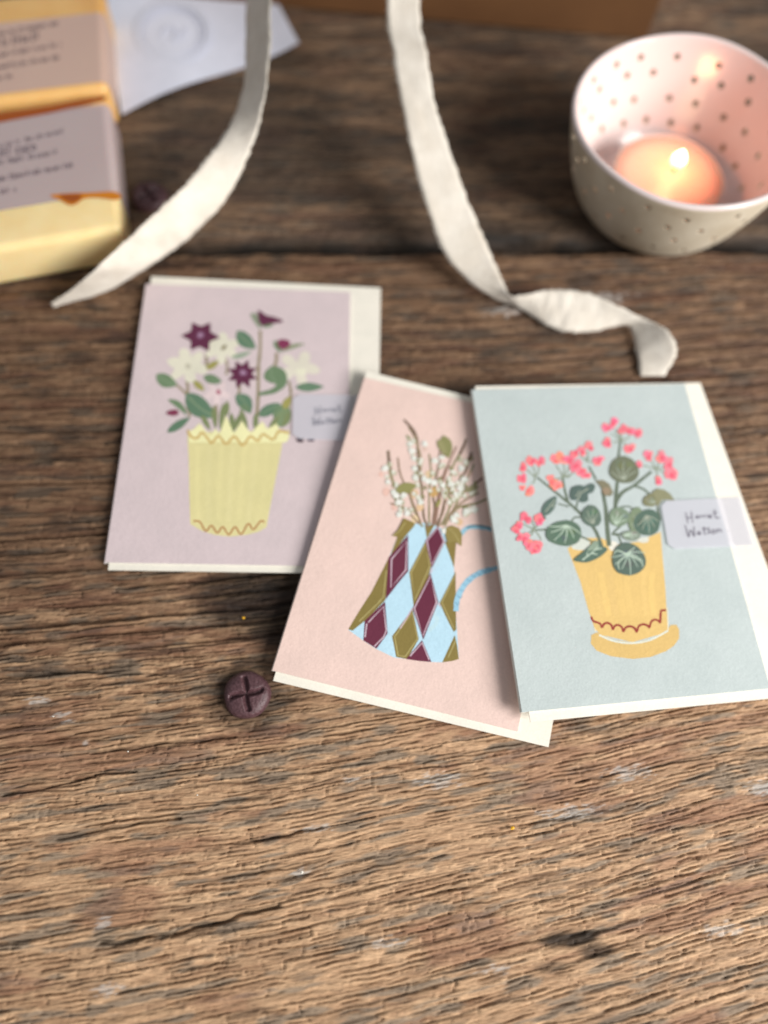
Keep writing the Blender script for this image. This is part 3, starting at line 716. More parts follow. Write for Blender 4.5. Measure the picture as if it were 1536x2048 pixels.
# ---- translucent name stickers, handwriting part of the sticker
def sticker_mat():
    N = plain('translucent_sticker', rgb(218, 218, 227), 0.38, Alpha=0.64)
    N.b.inputs['Specular IOR Level'].default_value = 0.45
    return N.m
M_STICK = sticker_mat()
M_INK = plain('pen_ink', rgb(92, 86, 100), 0.6).m
M_INK2 = plain('pen_ink_pale', rgb(128, 128, 140), 0.6).m
def glyph_strokes():
    G = []
    add = lambda *p: G.append(list(p))
    add((462, 290), (478, 360), (493, 432)); add((536, 278), (545, 350), (556, 428)); add((480, 368), (550, 350))                    # H
    add((628, 340), (606, 338), (596, 358), (612, 368), (628, 346), (630, 368))                                                     # a
    add((650, 334), (655, 366)); add((653, 350), (668, 334), (682, 336))                                                            # r
    add((698, 332), (702, 364)); add((700, 348), (714, 332), (728, 333))                                                            # r
    add((746, 330), (751, 362)); add((742, 308), (744, 311))                                                                        # i
    add((770, 348), (798, 342), (790, 328), (772, 334), (770, 352), (784, 362), (804, 356))                                         # e
    add((836, 252), (846, 310), (858, 358), (880, 364), (908, 356)); add((818, 302), (872, 290))                                    # t
    add((458, 456), (480, 530), (504, 614), (528, 520), (576, 606), (574, 540), (570, 470))                                         # W
    add((652, 546), (628, 546), (618, 570), (638, 580), (654, 552), (660, 580))                                                     # a
    add((700, 478), (706, 540), (716, 574), (732, 570)); add((682, 510), (736, 500))                                                # t
    add((778, 494), (756, 498), (752, 518), (772, 530), (776, 556), (748, 568))                                                     # s
    add((826, 520), (806, 530), (804, 556), (824, 568), (846, 552), (844, 526), (826, 520))                                         # o
    add((872, 510), (880, 560)); add((876, 536), (896, 512), (918, 516), (930, 552))                                                # n
    add((1008, 528), (1014, 532))
    return G
def build_sticker(root, plane, px_quad, edge_fn, wid, space, ink, xf):
    """strip of film: on the cover, then stepping down over its edge onto the envelope"""
    V, F = [], []
    (tl, tr, br, bl) = [np.array(q, float) for q in px_quad]
    NU, NV = 30, 10
    def hgt(u, v):
        k = edge_fn(v) - u
        return 0.62 if k > 0 else 0.62 - (GAP + 0.25) * float(sstep(0, 7, -k))
    r = 0.10
    for j in range(NV + 1):
        for i in range(NU + 1):
            a, b = i / NU, j / NV
            # rounded left corners
            cx = 0.0
            dv = min(b, 1 - b)
            if dv < r: cx = 0.075 * (1 - math.sqrt(max(0, 1 - ((r - dv) / r) ** 2)))
            aa = cx + (1 - cx) * a
            p = (tl * (1 - aa) + tr * aa) * (1 - b) + (bl * (1 - aa) + br * aa) * b
            V.append(plane.hit(p[0], p[1], hgt(p[0], p[1])))
    for j in range(NV):
        for i in range(NU):
            q = j * (NU + 1) + i
            F.append([q, q + NU + 1, q + NU + 2, q + 1])
    FM = [0] * len(F)
    o_ = [0.012]
    for P in glyph_strokes():
        P = [xf(p) for p in P]
        P = catmull(P, False, 4) if len(P) > 2 else [np.array(p, float) for p in P]
        P = [np.array([space[0] + p[0] / space[2], space[1] + p[1] / space[2]]) for p in P]
        n = len(P); b = len(V); ok = True
        for sgn in (1, -1):
            for i in range(n):
                d = P[min(i + 1, n - 1)] - P[max(i - 1, 0)]; d /= np.linalg.norm(d) + 1e-9
                q = P[i] + sgn * 0.5 * wid * np.array([-d[1], d[0]])
                V.append(plane.hit(q[0], q[1], hgt(*q) + o_[0]))
        F += [[b + i, b + i + 1, b + n + i + 1, b + n + i] for i in range(n - 1)]; FM += [1] * (n - 1); o_[0] += 0.002
    o = mesh_obj('sticker', V, F, [M_STICK, ink], root, fmat=FM)
    return o
build_sticker(cB, plB, [(1321, 1002), (1480, 994), (1508, 1091), (1338, 1099)], lambda v: 1370 + 0.281 * (v - 768), 2.1, (1300, 980, 6.508), M_INK, lambda p: p)
build_sticker(cL, plL, [(586, 788), (752, 791), (752, 884), (585, 877)], lambda v: 700, 2.4, (560, 780, 8.533), M_INK2,
              lambda p: (610 + (p[0] - 465) * 1.05 - 0.22 * (p[1] - 290), 290 + (p[1] - 290) * 0.98))

# ------------------------------------------------------------------ button
def build_button(px, py, turn, label):
    root = thing('button', at(px, py, 0), label, 'button', 'dark plum cross-pressed discs')
    c = at(px, py - 2, 1.0); R = 6.9; nr, na = 30, 128
    a1 = at(497, 1420, 1) - at(487, 1345, 1); a1 /= np.linalg.norm(a1)
    a2 = at(532, 1372, 1) - at(455, 1390, 1); a2 /= np.linalg.norm(a2)
    if turn:
        ct, sn = math.cos(turn), math.sin(turn)
        a1 = np.array([a1[0] * ct - a1[1] * sn, a1[0] * sn + a1[1] * ct, 0]); a2 = np.array([a2[0] * ct - a2[1] * sn, a2[0] * sn + a2[1] * ct, 0])
    V = []; F = []
    rs = np.random.RandomState(3)
    for i in range(nr + 1):
        r = R * (i / nr) ** 0.9
        for j in range(na):
            a = 2 * math.pi * j / na
            rr = r * (1 + 0.015 * math.sin(3 * a + 1) + 0.012 * math.sin(5 * a))
            x, y = rr * math.cos(a), rr * math.sin(a)
            q = min(1, r / R)
            z = 2.5 * (1 - q ** 4.2) ** 0.55 if q < 1 else 0
            gv = 0
            for ax, ln in ((a1, 5.6), (a2, 5.5)):
                along = x * ax[0] + y * ax[1]; side = -x * ax[1] + y * ax[0]
                side += 0.25 * math.sin(along * 0.7)
                g = math.exp(-(side / 0.72) ** 2) * (1 - float(sstep(ln - 1.2, ln, abs(along))))
                lip = math.exp(-((abs(side) - 1.25) / 0.45) ** 2) * (1 - float(sstep(ln - 1.5, ln, abs(along))))
                gv = max(gv, g * 1.5 - lip * 0.12)
            z = max(z - gv, -0.2) + 0.05 * (rs.rand() - .5) * (1 if i < nr else 0)
            V.append((c[0] + x, c[1] + y, z - 0.05 if i < nr else -0.9))
    for i in range(nr):
        for j in range(na):
            k = (j + 1) % na
            F.append([i * na + j, (i + 1) * na + j, (i + 1) * na + k, i * na + k])
    N = plain('plum_wax', rgb(84, 60, 60), 0.36)
    n1 = noise(N, 1400, 3, 0.7); n2 = noise(N, 400, 2)
    r = ramp(N, n1.outputs[0], [(0.35, rgb(70, 46, 50)), (0.75, rgb(104, 76, 80))]); N.l(r.outputs[0], N.b.inputs['Base Color'])
    b = bump(N, n1.outputs[0], 0.8, 0.0003); b = bump(N, n2.outputs[0], 0.4, 0.0004, b); N.l(b.outputs[0], N.b.inputs['Normal'])
    N.b.inputs['Specular IOR Level'].default_value = 0.4
    mesh_obj('disc', V, F, N.m, root, smooth=True)
build_button(493, 1390, 0, 'small dark plum disc with a pressed cross, beside the pink card')
build_button(297, 392, 0.5, 'dark plum disc half hidden behind the left ribbon tail, beside the cream soap')

# ------------------------------------------------------------------ crumbs
M_YEL = plain('yellow_flake', rgb(222, 168, 30), 0.5).m
M_CRUMB = plain('white_crumb', rgb(220, 216, 205), 0.7).m
def crumb(name, u, v, r, mat, label, cat, group, seed):
    rd = random.Random(seed); c = at(u, v, 0.2)
    bm = bmesh.new(); bmesh.ops.create_icosphere(bm, subdivisions=1, radius=1)
    for w in bm.verts:
        w.co = Vector((w.co.x * r * rd.uniform(.7, 1.3), w.co.y * r * rd.uniform(.5, 1.0), w.co.z * r * rd.uniform(.4, .6)))
    bm.verts.index_update()
    V = [np.array(w.co) + np.array([0, 0, 0.1]) + c for w in bm.verts]; F = [[w.index for w in f.verts] for f in bm.faces]; bm.free()
    o = bpy.data.objects.new(name, None)
    bpy.data.objects.remove(o)
    me = bpy.data.meshes.new(name); me.from_pydata(((np.array(V) - c) * MM).tolist(), [], F); me.materials.append(mat)
    o = bpy.data.objects.new(name, me); COL.objects.link(o); o.location = Vector(c) * MM
    props(o, label, cat, group)
crumb('yellow_flake', 1025, 1656, 0.75, M_YEL, 'tiny bright yellow flake on the bare wood below the pink card corner', 'flake', 'yellow flakes on the table', 1)
crumb('yellow_flake', 487, 1236, 0.6, M_YEL, 'tiny yellow flake on dark wood left of the pink card', 'flake', 'yellow flakes on the table', 2)
for k, (u, v, r, l) in enumerate(((107, 1433, .35, 'tiny white speck beside a pale smear left of the plum disc'), (256, 1503, .32, 'tiny white speck on the grain below left of the plum disc'), (604, 1745, .5, 'white speck on bare wood at the lower middle'), (395, 1590, .25, 'minute white speck just right of a dark crack, below the plum disc'))):
    crumb('crumb', u, v, r, M_CRUMB, l, 'crumb', 'white specks on the table', 10 + k)

# ------------------------------------------------------------------ bowl and tealight
BC = np.array([93.2, 239.9]); BR, BZ = 41.8, 37.4
def build_bowl():
    root = thing('bowl', (BC[0], BC[1], 0), 'small pierced ceramic bowl, white glazed inside and bare beige outside, holding a lit tealight', 'bowl')
    NA = 192; TH = 2.3
    def rimz(a): return BZ + 0.9 * math.cos(a) + 0.4 * math.sin(a) - 0.8 * math.cos(2 * a) + 0.44 * math.sin(2 * a) + 0.25 * math.sin(5 * a + 1)
    def rout(k): return 25.5 + (BR - 25.5) * k ** 0.46
    prof = []
    prof.append(('b', 0.0, 0)); prof.append(('b', 0.55, 0))
    NK = 40
    for i in range(NK + 1): prof.append(('o', (i / NK) ** 1.6, 0))
    for i in range(1, 6): prof.append(('r', i / 6, 0))
    for i in range(NK + 1): prof.append(('i', 1 - (i / NK), 0))
    prof.append(('f', 0.6, 0)); prof.append(('f', 0.0, 0))
    V = []; F = []; FMp = []
    for kind, k, _ in prof:
        for j in range(NA):
            a = 2 * math.pi * j / NA; rz = rimz(a); w = 1 + 0.006 * math.sin(3 * a + .5)
            if kind == 'b': r, z = 24 * k, 0.3
            elif kind == 'o': r, z = rout(k), rz * k
            elif kind == 'r':
                b = math.pi * k; r, z = BR - TH / 2 + TH / 2 * math.cos(b), rz + 0.5 * TH * math.sin(b)
            elif kind == 'i': r, z = rout(k) - TH + (-2.0 * (1 - k) ** 3), 3.0 + (rz - 3.0) * k
            else: r, z = 21 * k, 2.9
            V.append((BC[0] + r * w * math.cos(a), BC[1] + r * w * math.sin(a), z))
    for i in range(len(prof) - 1):
        for j in range(NA):
            k = (j + 1) % NA
            F.append([i * NA + j, i * NA + k, (i + 1) * NA + k, (i + 1) * NA + j])
            FMp.append(0 if prof[i][0] in 'bo' and prof[i + 1][0] in 'bo' else 1)
    F.append(list(range(NA))[::-1]); FMp.append(0)
    F.append([(len(prof) - 1) * NA + j for j in range(NA)]); FMp.append(1)
    No = plain('bare_stoneware', rgb(206, 192, 166), 0.75); n = noise(No, 60, 4, 0.6); r = ramp(No, n.outputs[0], [(0.3, rgb(190, 176, 152)), (0.7, rgb(212, 202, 182))]); No.l(r.outputs[0], No.b.inputs['Base Color'])
    nf = noise(No, 900, 3); b = bump(No, nf.outputs[0], 0.25, 0.0002); No.l(b.outputs[0], No.b.inputs['Normal'])
    Ni = plain('white_glaze', rgb(220, 206, 203), 0.12); Ni.b.inputs['Specular IOR Level'].default_value = 0.35
    ng = noise(Ni, 120, 2); b = bump(Ni, ng.outputs[0], 0.12, 0.0006); Ni.l(b.outputs[0], Ni.b.inputs['Normal'])
    o = mesh_obj('shell', V, F, [No.m, Ni.m], root, fmat=FMp)
    bm = bmesh.new(); bm.from_mesh(o.data); bmesh.ops.recalc_face_normals(bm, faces=bm.faces); bm.to_mesh(o.data); bm.free()
    # pierced holes
    rd = random.Random(4)
    Vc, Fc = [], []
    for row, (k, off) in enumerate(((0.30, 0.0), (0.50, 0.5), (0.70, 0.0), (0.87, 0.5))):
        n = 18
        for i in range(n):
            a = 2 * math.pi * (i + off) / n + rd.uniform(-.05, .05); kk = k + rd.uniform(-.025, .025)
            z = BZ * kk; ro = rout(kk); d = np.array([math.cos(a), math.sin(a), 0]); t = np.array([-d[1], d[0], 0]); up = np.array([0, 0, 1.0])
            c = np.array([BC[0], BC[1], z]); b0 = len(Vc)
            for rr in (ro - 8, ro + 5):
                for q in range(12):
                    b = 2 * math.pi * q / 12
                    Vc.append(c + d * rr + (t * math.cos(b) + up * math.sin(b)) * 1.25)
            for q in range(12): Fc.append([b0 + q, b0 + (q + 1) % 12, b0 + 12 + (q + 1) % 12, b0 + 12 + q])
            Fc.append([b0 + q for q in range(12)][::-1]); Fc.append([b0 + 12 + q for q in range(12)])
    cut = mesh_obj('cutter', Vc, Fc, No.m)
    cut.location = -Vector(root.location)
    bm = bmesh.new(); bm.from_mesh(cut.data); bmesh.ops.recalc_face_normals(bm, faces=bm.faces)
    bmesh.ops.translate(bm, verts=bm.verts, vec=-root.location); bm.to_mesh(cut.data); bm.free(); cut.location = (0, 0, 0)
    o.parent = None
    md = o.modifiers.new('holes', 'BOOLEAN'); md.operation = 'DIFFERENCE'; md.solver = 'EXACT'; md.object = cut
    C.view_layer.update()
    me = bpy.data.meshes.new_from_object(o.evaluated_get(C.evaluated_depsgraph_get()))
    o.modifiers.clear(); o.data = me; o.parent = root
    bpy.data.objects.remove(cut)
    # smooth shading with sharp hole rims
    me.polygons.foreach_set('use_smooth', [True] * len(me.polygons))
    bm = bmesh.new(); bm.from_mesh(me)
    for e in bm.edges:
        e.smooth = not (len(e.link_faces) == 2 and e.calc_face_angle(0) > math.radians(35))
    bm.to_mesh(me); bm.free()
build_bowl()

TC = at(1338, 350, 17)
def lathe(prof, c, n=64):
    V = []; F = []
    for r, z in prof:
        for j in range(n):
            a = 2 * math.pi * j / n; V.append((c[0] + r * math.cos(a), c[1] + r * math.sin(a), z))
    for i in range(len(prof) - 1):
        for j in range(n):
            k = (j + 1) % n; F.append([i * n + j, i * n + k, (i + 1) * n + k, (i + 1) * n + j])
    return V, F
def build_tealight():
    root = thing('tealight', (TC[0], TC[1], 2.95), 'lit pink tealight candle glowing inside the pierced bowl', 'candle')
    R = 20.3
    V, F = lathe([(0, 3.0), (R - .2, 3.0), (R + .25, 3.3), (R + .3, 16.9), (R + .15, 17.05), (R - .1, 16.9), (R - .15, 6)], TC)
    N = plain('clear_cup', rgb(214, 200, 194), 0.25, Alpha=0.75); mesh_obj('cup', V, F, N.m, root, smooth=True)
    V, F = lathe([(0, 15.4), (5, 15.45), (9, 15.6), (12, 16.0), (15, 16.5), (R - .6, 16.6), (R - .25, 16.2), (R - .25, 3.6)], TC)
    W = plain('pink_wax', rgb(246, 192, 168), 0.4)
    W.b.inputs['Subsurface Weight'].default_value = 0.8; W.b.inputs['Subsurface Radius'].default_value = (1.0, 0.45, 0.3); W.b.inputs['Subsurface Scale'].default_value = 0.006
    mesh_obj('wax', V, F, W.m, root, smooth=True)
    fc = at(1350, 336, 17)
    V, F = lathe([(0.45, 15.3), (0.45, 18.6), (0.3, 19.4), (0, 19.5)], fc, 12)
    mesh_obj('wick', V, F, plain('charred_wick', (0.02, 0.012, 0.01, 1), 0.9).m, root, smooth=True)
    V, F = lathe([(0.3, 17.9), (1.6, 18.4), (2.5, 19.6), (2.7, 20.8), (2.3, 22.2), (1.5, 23.6), (0.6, 24.9), (0.0, 25.5)], fc, 24)
    Nf = Node('candle_flame'); Nf.t.nodes.remove(Nf.b)
    out = Nf.t.nodes['Material Output']
    tc = Nf.n('ShaderNodeTexCoord'); sx = Nf.n('ShaderNodeSeparateXYZ'); Nf.l(tc.outputs['Object'], sx.inputs[0])
    mr = Nf.n('ShaderNodeMapRange', inp={1: 0.0150, 2: 0.0245}); Nf.l(sx.outputs[2], mr.inputs[0])
    rp = ramp(Nf, mr.outputs[0], [(0.0, (1.0, 0.30, 0.05, 1)), (0.25, (1.0, 0.62, 0.2, 1)), (0.5, (1.0, 0.86, 0.6, 1)), (1.0, (1.0, 0.7, 0.3, 1))])
    em = Nf.n('ShaderNodeEmission', inp={1: 3.2}); Nf.l(rp.outputs[0], em.inputs[0])
    tr = Nf.n('ShaderNodeBsdfTransparent'); ad = Nf.n('ShaderNodeAddShader'); Nf.l(em.outputs[0], ad.inputs[0]); Nf.l(tr.outputs[0], ad.inputs[1]); Nf.l(ad.outputs[0], out.inputs[0])
    mesh_obj('flame', V, F, Nf.m, root, smooth=True)
    d = bpy.data.lights.new('candle_glow', 'POINT'); d.energy = 0.0165; d.color = (1.0, 0.29, 0.11); d.shadow_soft_size = 0.0022; d.specular_factor = 0.0
    lo = bpy.data.objects.new('candle_glow', d); COL.objects.link(lo); lo.location = Vector((fc[0], fc[1], 27)) * MM
build_tealight()

# ------------------------------------------------------------------ soap bars with translucent labels
def soap_material(name, a, b):
    N = Node(name); n = noise(N, 45, 4, 0.6)
    r = ramp(N, n.outputs[0], [(0.35, a), (0.7, b)]); N.l(r.outputs[0], N.b.inputs['Base Color'])
    N.b.inputs['Roughness'].default_value = 0.38
    N.b.inputs['Subsurface Weight'].default_value = 0.5; N.b.inputs['Subsurface Radius'].default_value = (1, .6, .3); N.b.inputs['Subsurface Scale'].default_value = 0.004
    return N.m
M_LABEL = plain('vellum_label', rgb(188, 174, 184), 0.4, Alpha=0.68).m
M_LABEL2 = plain('vellum_label_warm', rgb(212, 188, 180), 0.4, Alpha=0.68).m
M_TYPE = plain('label_print', rgb(76, 62, 72), 0.6).m
M_AMBER = plain('amber_oil', rgb(204, 124, 22), 0.2).m
M_AMBER2 = plain('amber_oil_dark', rgb(156, 76, 12), 0.25).m
ZS = 18.0
def build_soap(label, fr, br, lf, mats, lines, lab_front, lab_mat, stains, length=85):
    FR, BRr, LF = at(*fr, ZS), at(*br, ZS), at(*lf, ZS)
    ex = LF - FR; ex /= np.linalg.norm(ex)
    FL = FR + ex * length
    BLl = BRr + ex * length
    root = thing('soap_bar', (FR + BRr + FL + BLl) / 4 * np.array([1, 1, 0]), label, 'soap', 'cream soap bars in label bands')
    bm = bmesh.new()
    vs = [bm.verts.new(Vector(p)) for p in (FR, BRr, BLl, FL)] + [bm.verts.new(Vector((p[0], p[1], 0.0))) for p in (FR, BRr, BLl, FL)]
    for f in ((0, 1, 2, 3), (7, 6, 5, 4), (0, 4, 5, 1), (1, 5, 6, 2), (2, 6, 7, 3), (3, 7, 4, 0)): bm.faces.new([vs[i] for i in f])
    bmesh.ops.recalc_face_normals(bm, faces=bm.faces)
    bmesh.ops.bevel(bm, geom=bm.edges[:], offset=3.0, segments=6, affect='EDGES', profile=0.5)
    bm.verts.index_update()
    V = [np.array(v.co) for v in bm.verts]; F = [[v.index for v in f.verts] for f in bm.faces]; bm.free()
    FM = [0] * len(F)
    for poly, mi in stains:
        b = len(V); P = catmull(poly, True, 4)
        ar = sum(P[i - 1][0] * P[i][1] - P[i][0] * P[i - 1][1] for i in range(len(P)))
        if ar > 0: P = P[::-1]
        for p in P: V.append(at(p[0], p[1], ZS + 0.26 + 0.01 * mi))
        F.append([b + i for i in range(len(P))]); FM.append(mi)
    o = mesh_obj('bar', V, F, [mats, M_AMBER, M_AMBER2], root, fmat=FM)
    for p in o.data.polygons: p.use_smooth = True
    o.data.polygons.foreach_set('use_smooth', [True] * len(o.data.polygons))
    bm = bmesh.new(); bm.from_mesh(o.data)
    bm.to_mesh(o.data); bm.free()
    # label band: over the top and down the right end, between back edge and lab_front fraction
    V, F, FM = [], [], []
    f0, f1 = lab_front
    A0 = FR + (BRr - FR) * f0; A1 = FR + (BRr - FR) * f1
    side = -ex
    path = []
    for k in range(5): path.append((length * (1 - k / 4) if k < 4 else 3.0, 0.18, 0))
    for k in range(1, 7):
        a = math.pi / 2 * k / 6
        path.append((3.0 - 3.18 * math.sin(a), 0.18 - 3.18 * (1 - math.cos(a)), 0))
    path.append((-0.18, -14.5, 0))
    for d, z, _ in path:
        for p in (A0, A1): V.append(p + ex * d + np.array([0, 0, z]))
    for i in range(len(path) - 1): F.append([2 * i, 2 * i + 1, 2 * i + 3, 2 * i + 2]); FM.append(0)
    off = ZS + 0.24
    rd = random.Random(int(fr[0]))
    for (x0, y0, x1, y1, hgt) in lines:
        # words too small to read: runs of short pen-thick marks
        x = x0
        while x < x1 - 4:
            wl = rd.uniform(9, 26); xe = min(x + wl, x1)
            for yy in (0,):
                ya = y0 + (y1 - y0) * (x - x0) / (x1 - x0); yb = y0 + (y1 - y0) * (xe - x0) / (x1 - x0)
                xx = x; sw = 2.2 if hgt > 10 else 1.5
                while xx < xe - 2:
                    f = (xx - x) / (xe - x + 1e-6); yy0 = ya + (yb - ya) * f; lw = hgt * rd.uniform(.45, .65)
                    up_ = hgt * rd.choice((.5, .5, .5, .95)); dn_ = hgt * rd.choice((.35, .35, .6))
                    st_l = [((xx, yy0 + dn_), (xx, yy0 - up_))]
                    if rd.random() < .7: st_l.append(((xx, yy0 - .4 * hgt), (xx + lw * .7, yy0 - .3 * hgt)))
                    if rd.random() < .6: st_l.append(((xx, yy0 + .3 * hgt), (xx + lw * .7, yy0 + .3 * hgt)))
                    if rd.random() < .6: st_l.append(((xx + lw * .7, yy0 + .35 * hgt), (xx + lw * .7, yy0 - .35 * hgt)))
                    for (p0, p1) in st_l:
                        dx, dy = p1[0] - p0[0], p1[1] - p0[1]; LL = math.hypot(dx, dy) + 1e-6; nx, ny = -dy / LL * sw / 2, dx / LL * sw / 2
                        b = len(V)
                        for q in ((p0[0] + nx, p0[1] + ny), (p1[0] + nx, p1[1] + ny), (p1[0] - nx, p1[1] - ny), (p0[0] - nx, p0[1] - ny)): V.append(at(q[0], q[1], off + rd.uniform(0, .03)))
                        F.append([b, b + 1, b + 2, b + 3]); FM.append(1)
                    xx += lw + 1.5
            x = xe + rd.uniform(4, 7)
    mesh_obj('label', V, F, [lab_mat, M_TYPE], root, fmat=FM)
    return root
S1 = soap_material('cream_soap', rgb(236, 208, 146), rgb(242, 222, 170))
S2 = soap_material('honey_soap', rgb(222, 172, 104), rgb(230, 188, 122))
build_soap('nearer cream soap bar with lilac label and an amber drip', (243, 455), (217, 203), (0, 497), S1,
           [(-90, 312, 136, 260, 7), (-90, 325, 78, 293, 15), (-90, 342, 118, 304, 9), (-90, 375, 148, 330, 9), (-90, 400, 36, 379, 8)], (0.27, 0.985), M_LABEL,
           [([(-70, 241), (0, 226), (100, 211), (200, 192), (209, 200), (150, 214), (100, 226), (0, 245), (-70, 260)], 2), ([(100, 391), (125, 387), (180, 385), (226, 383), (243, 392), (232, 400), (200, 396), (170, 397), (152, 408), (138, 410), (120, 400)], 1), ([(118, 391), (150, 388), (165, 391), (152, 403), (138, 404)], 2)])
build_soap('farther honey coloured soap bar with warm pink label, behind the cream one', (215, 174), (206, -30), (0, 200), S2,
           [(-90, 84, 116, 46, 8), (-90, 104, 80, 73, 13), (-90, 126, 126, 88, 8), (-90, 150, 130, 113, 8), (-90, 172, 24, 152, 8)], (0.05, 0.72), M_LABEL2,
           [])

# ------------------------------------------------------------------ white paper with stamp
def build_paper():
    plane = Plane((243, 231, 0.6), (598, 81, 0.6), (520, -70, 0.6))
    root = thing('paper_sheet', plane.hit(400, 80) * np.array([1, 1, 0]), 'white sheet of paper with a faint round stamp, lying behind the soap', 'paper')
    L = [(243, 231), (234, 170), (226, 100), (214, 0), (205, -90)]
    Rr = [(598, 81), (580, 50), (556, 6), (535, -35), (510, -90)]
    V, F = [], []; NU, NV = 24, 12
    for j in range(NV + 1):
        l = np.array([np.interp(j / NV, np.linspace(0, 1, 5), [p[k] for p in L]) for k in (0, 1)])
        r = np.array([np.interp(j / NV, np.linspace(0, 1, 5), [p[k] for p in Rr]) for k in (0, 1)])
        for i in range(NU + 1):
            t = i / NU; p = l * (1 - t) + r * t
            p[1] += (1 - j / NV) ** 2 * (9 * math.sin(2 * math.pi * t * 0.9 + 3.3) )
            z = 0.7 + 1.6 * (1 - j / NV) ** 2 * (0.5 + 0.5 * math.sin(2.2 * math.pi * t + .4))
            V.append(at(p[0], p[1], z))
    for j in range(NV):
        for i in range(NU):
            q = j * (NU + 1) + i; F.append([q, q + 1, q + NU + 2, q + NU + 1])
    n0 = len(V); V += [v - np.array([0, 0, 0.12]) for v in V]; F += [[n0 + i for i in f[::-1]] for f in F]
    FM = [0] * len(F)
    A = Art(Plane((243, 231, 1.4), (598, 81, 1.4), (520, -70, 1.4)), 0)
    for rx, ry, w in ((72, 58, 11), (58, 46, 3)):
        A.stroke([(345 + rx * math.cos(a), 64 + ry * math.sin(a)) for a in np.linspace(0, 2 * math.pi, 24, endpoint=False)], w, (1, 1, 1), closed=True)
    A.stroke([(320, 70), (335, 52), (352, 60), (345, 78), (362, 72), (372, 56)], 5, (1, 1, 1))
    b = len(V); V += A.V; F += [[b + i for i in f] for f in A.F]; FM += [1] * len(A.F)
    m = paper_mat('white_sheet', rgb(226, 230, 244), 0.1)
    mesh_obj('sheet', V, F, [m, plain('stamp_ink', rgb(218, 222, 236), 0.8).m], root, fmat=FM)
build_paper()

# ------------------------------------------------------------------ kraft box
def build_box():
    a = at(300, -9); b = at(1292, 80)
    ex = (b - a) / np.linalg.norm(b - a); ey = np.array([-ex[1], ex[0], 0]); H = 62.0
    root = thing('cardboard_box', (a + b) / 2 + ey * 50, 'brown cardboard box standing at the back with the ribbon hanging over it', 'box')
    N = Node('kraft_board'); n = noise(N, 30, 4); n2 = noise(N, 700, 3, .6, stretch=(0.3, 1, 1))
    r = ramp(N, n.outputs[0], [(0.3, rgb(92, 58, 26)), (0.7, rgb(104, 68, 34))]); N.l(r.outputs[0], N.b.inputs['Base Color']); N.b.inputs['Roughness'].default_value = 0.85
    bb = bump(N, n2.outputs[0], 0.3, 0.0002); N.l(bb.outputs[0], N.b.inputs['Normal'])
    L = np.linalg.norm(b - a)
    def boxmesh(name, p, ux, uy, z0, z1, bev):
        bm = bmesh.new(); vs = []
        for z in (z0, z1):
            for q in (p, p + ux, p + ux + uy, p + uy): vs.append(bm.verts.new((q[0], q[1], z)))
        for f in ((3, 2, 1, 0), (4, 5, 6, 7), (0, 1, 5, 4), (1, 2, 6, 5), (2, 3, 7, 6), (3, 0, 4, 7)): bm.faces.new([vs[i] for i in f])
        bmesh.ops.bevel(bm, geom=bm.edges[:], offset=bev, segments=2, affect='EDGES'); bm.verts.index_update()
        V = [np.array(v.co) for v in bm.verts]; F = [[v.index for v in f.verts] for f in bm.faces]; bm.free()
        mesh_obj(name, V, F, N.m, root)
    boxmesh('base', a, ex * L, ey * 105, 0.1, H - 14, 0.5)
    boxmesh('lid', a - ex * .8 - ey * .8, ex * (L + 1.6), ey * 106.6, H - 13.8, H, 0.6)
    return a, ex, ey, H
BOXA, BEX, BEY, BH = build_box()

# ------------------------------------------------------------------ frayed cotton ribbons
def ribbon_mat():
    N = Node('cotton_ribbon')
    w1 = N.n('ShaderNodeTexWave', wave_type='BANDS', bands_direction='X', inp={'Scale': 900.0, 'Distortion': 1.5, 'Detail': 2.0})
    tc = N.n('ShaderNodeTexCoord'); N.l(tc.outputs['Object'], w1.inputs[0])
    n = noise(N, 1300, 3, .6); n2 = noise(N, 120, 3)
    r = ramp(N, n2.outputs[0], [(0.3, rgb(214, 205, 191)), (0.7, rgb(229, 222, 210))]); N.l(r.outputs[0], N.b.inputs['Base Color'])
    N.b.inputs['Roughness'].default_value = 0.95; N.b.inputs['Specular IOR Level'].default_value = 0.1
    N.b.inputs['Sheen Weight'].default_value = 0.2
    b = bump(N, n.outputs[0], 0.7, 0.0004); b = bump(N, w1.outputs[0], 0.25, 0.0002, b); N.l(b.outputs[0], N.b.inputs['Normal'])
    return N.m
M_RIB = ribbon_mat()
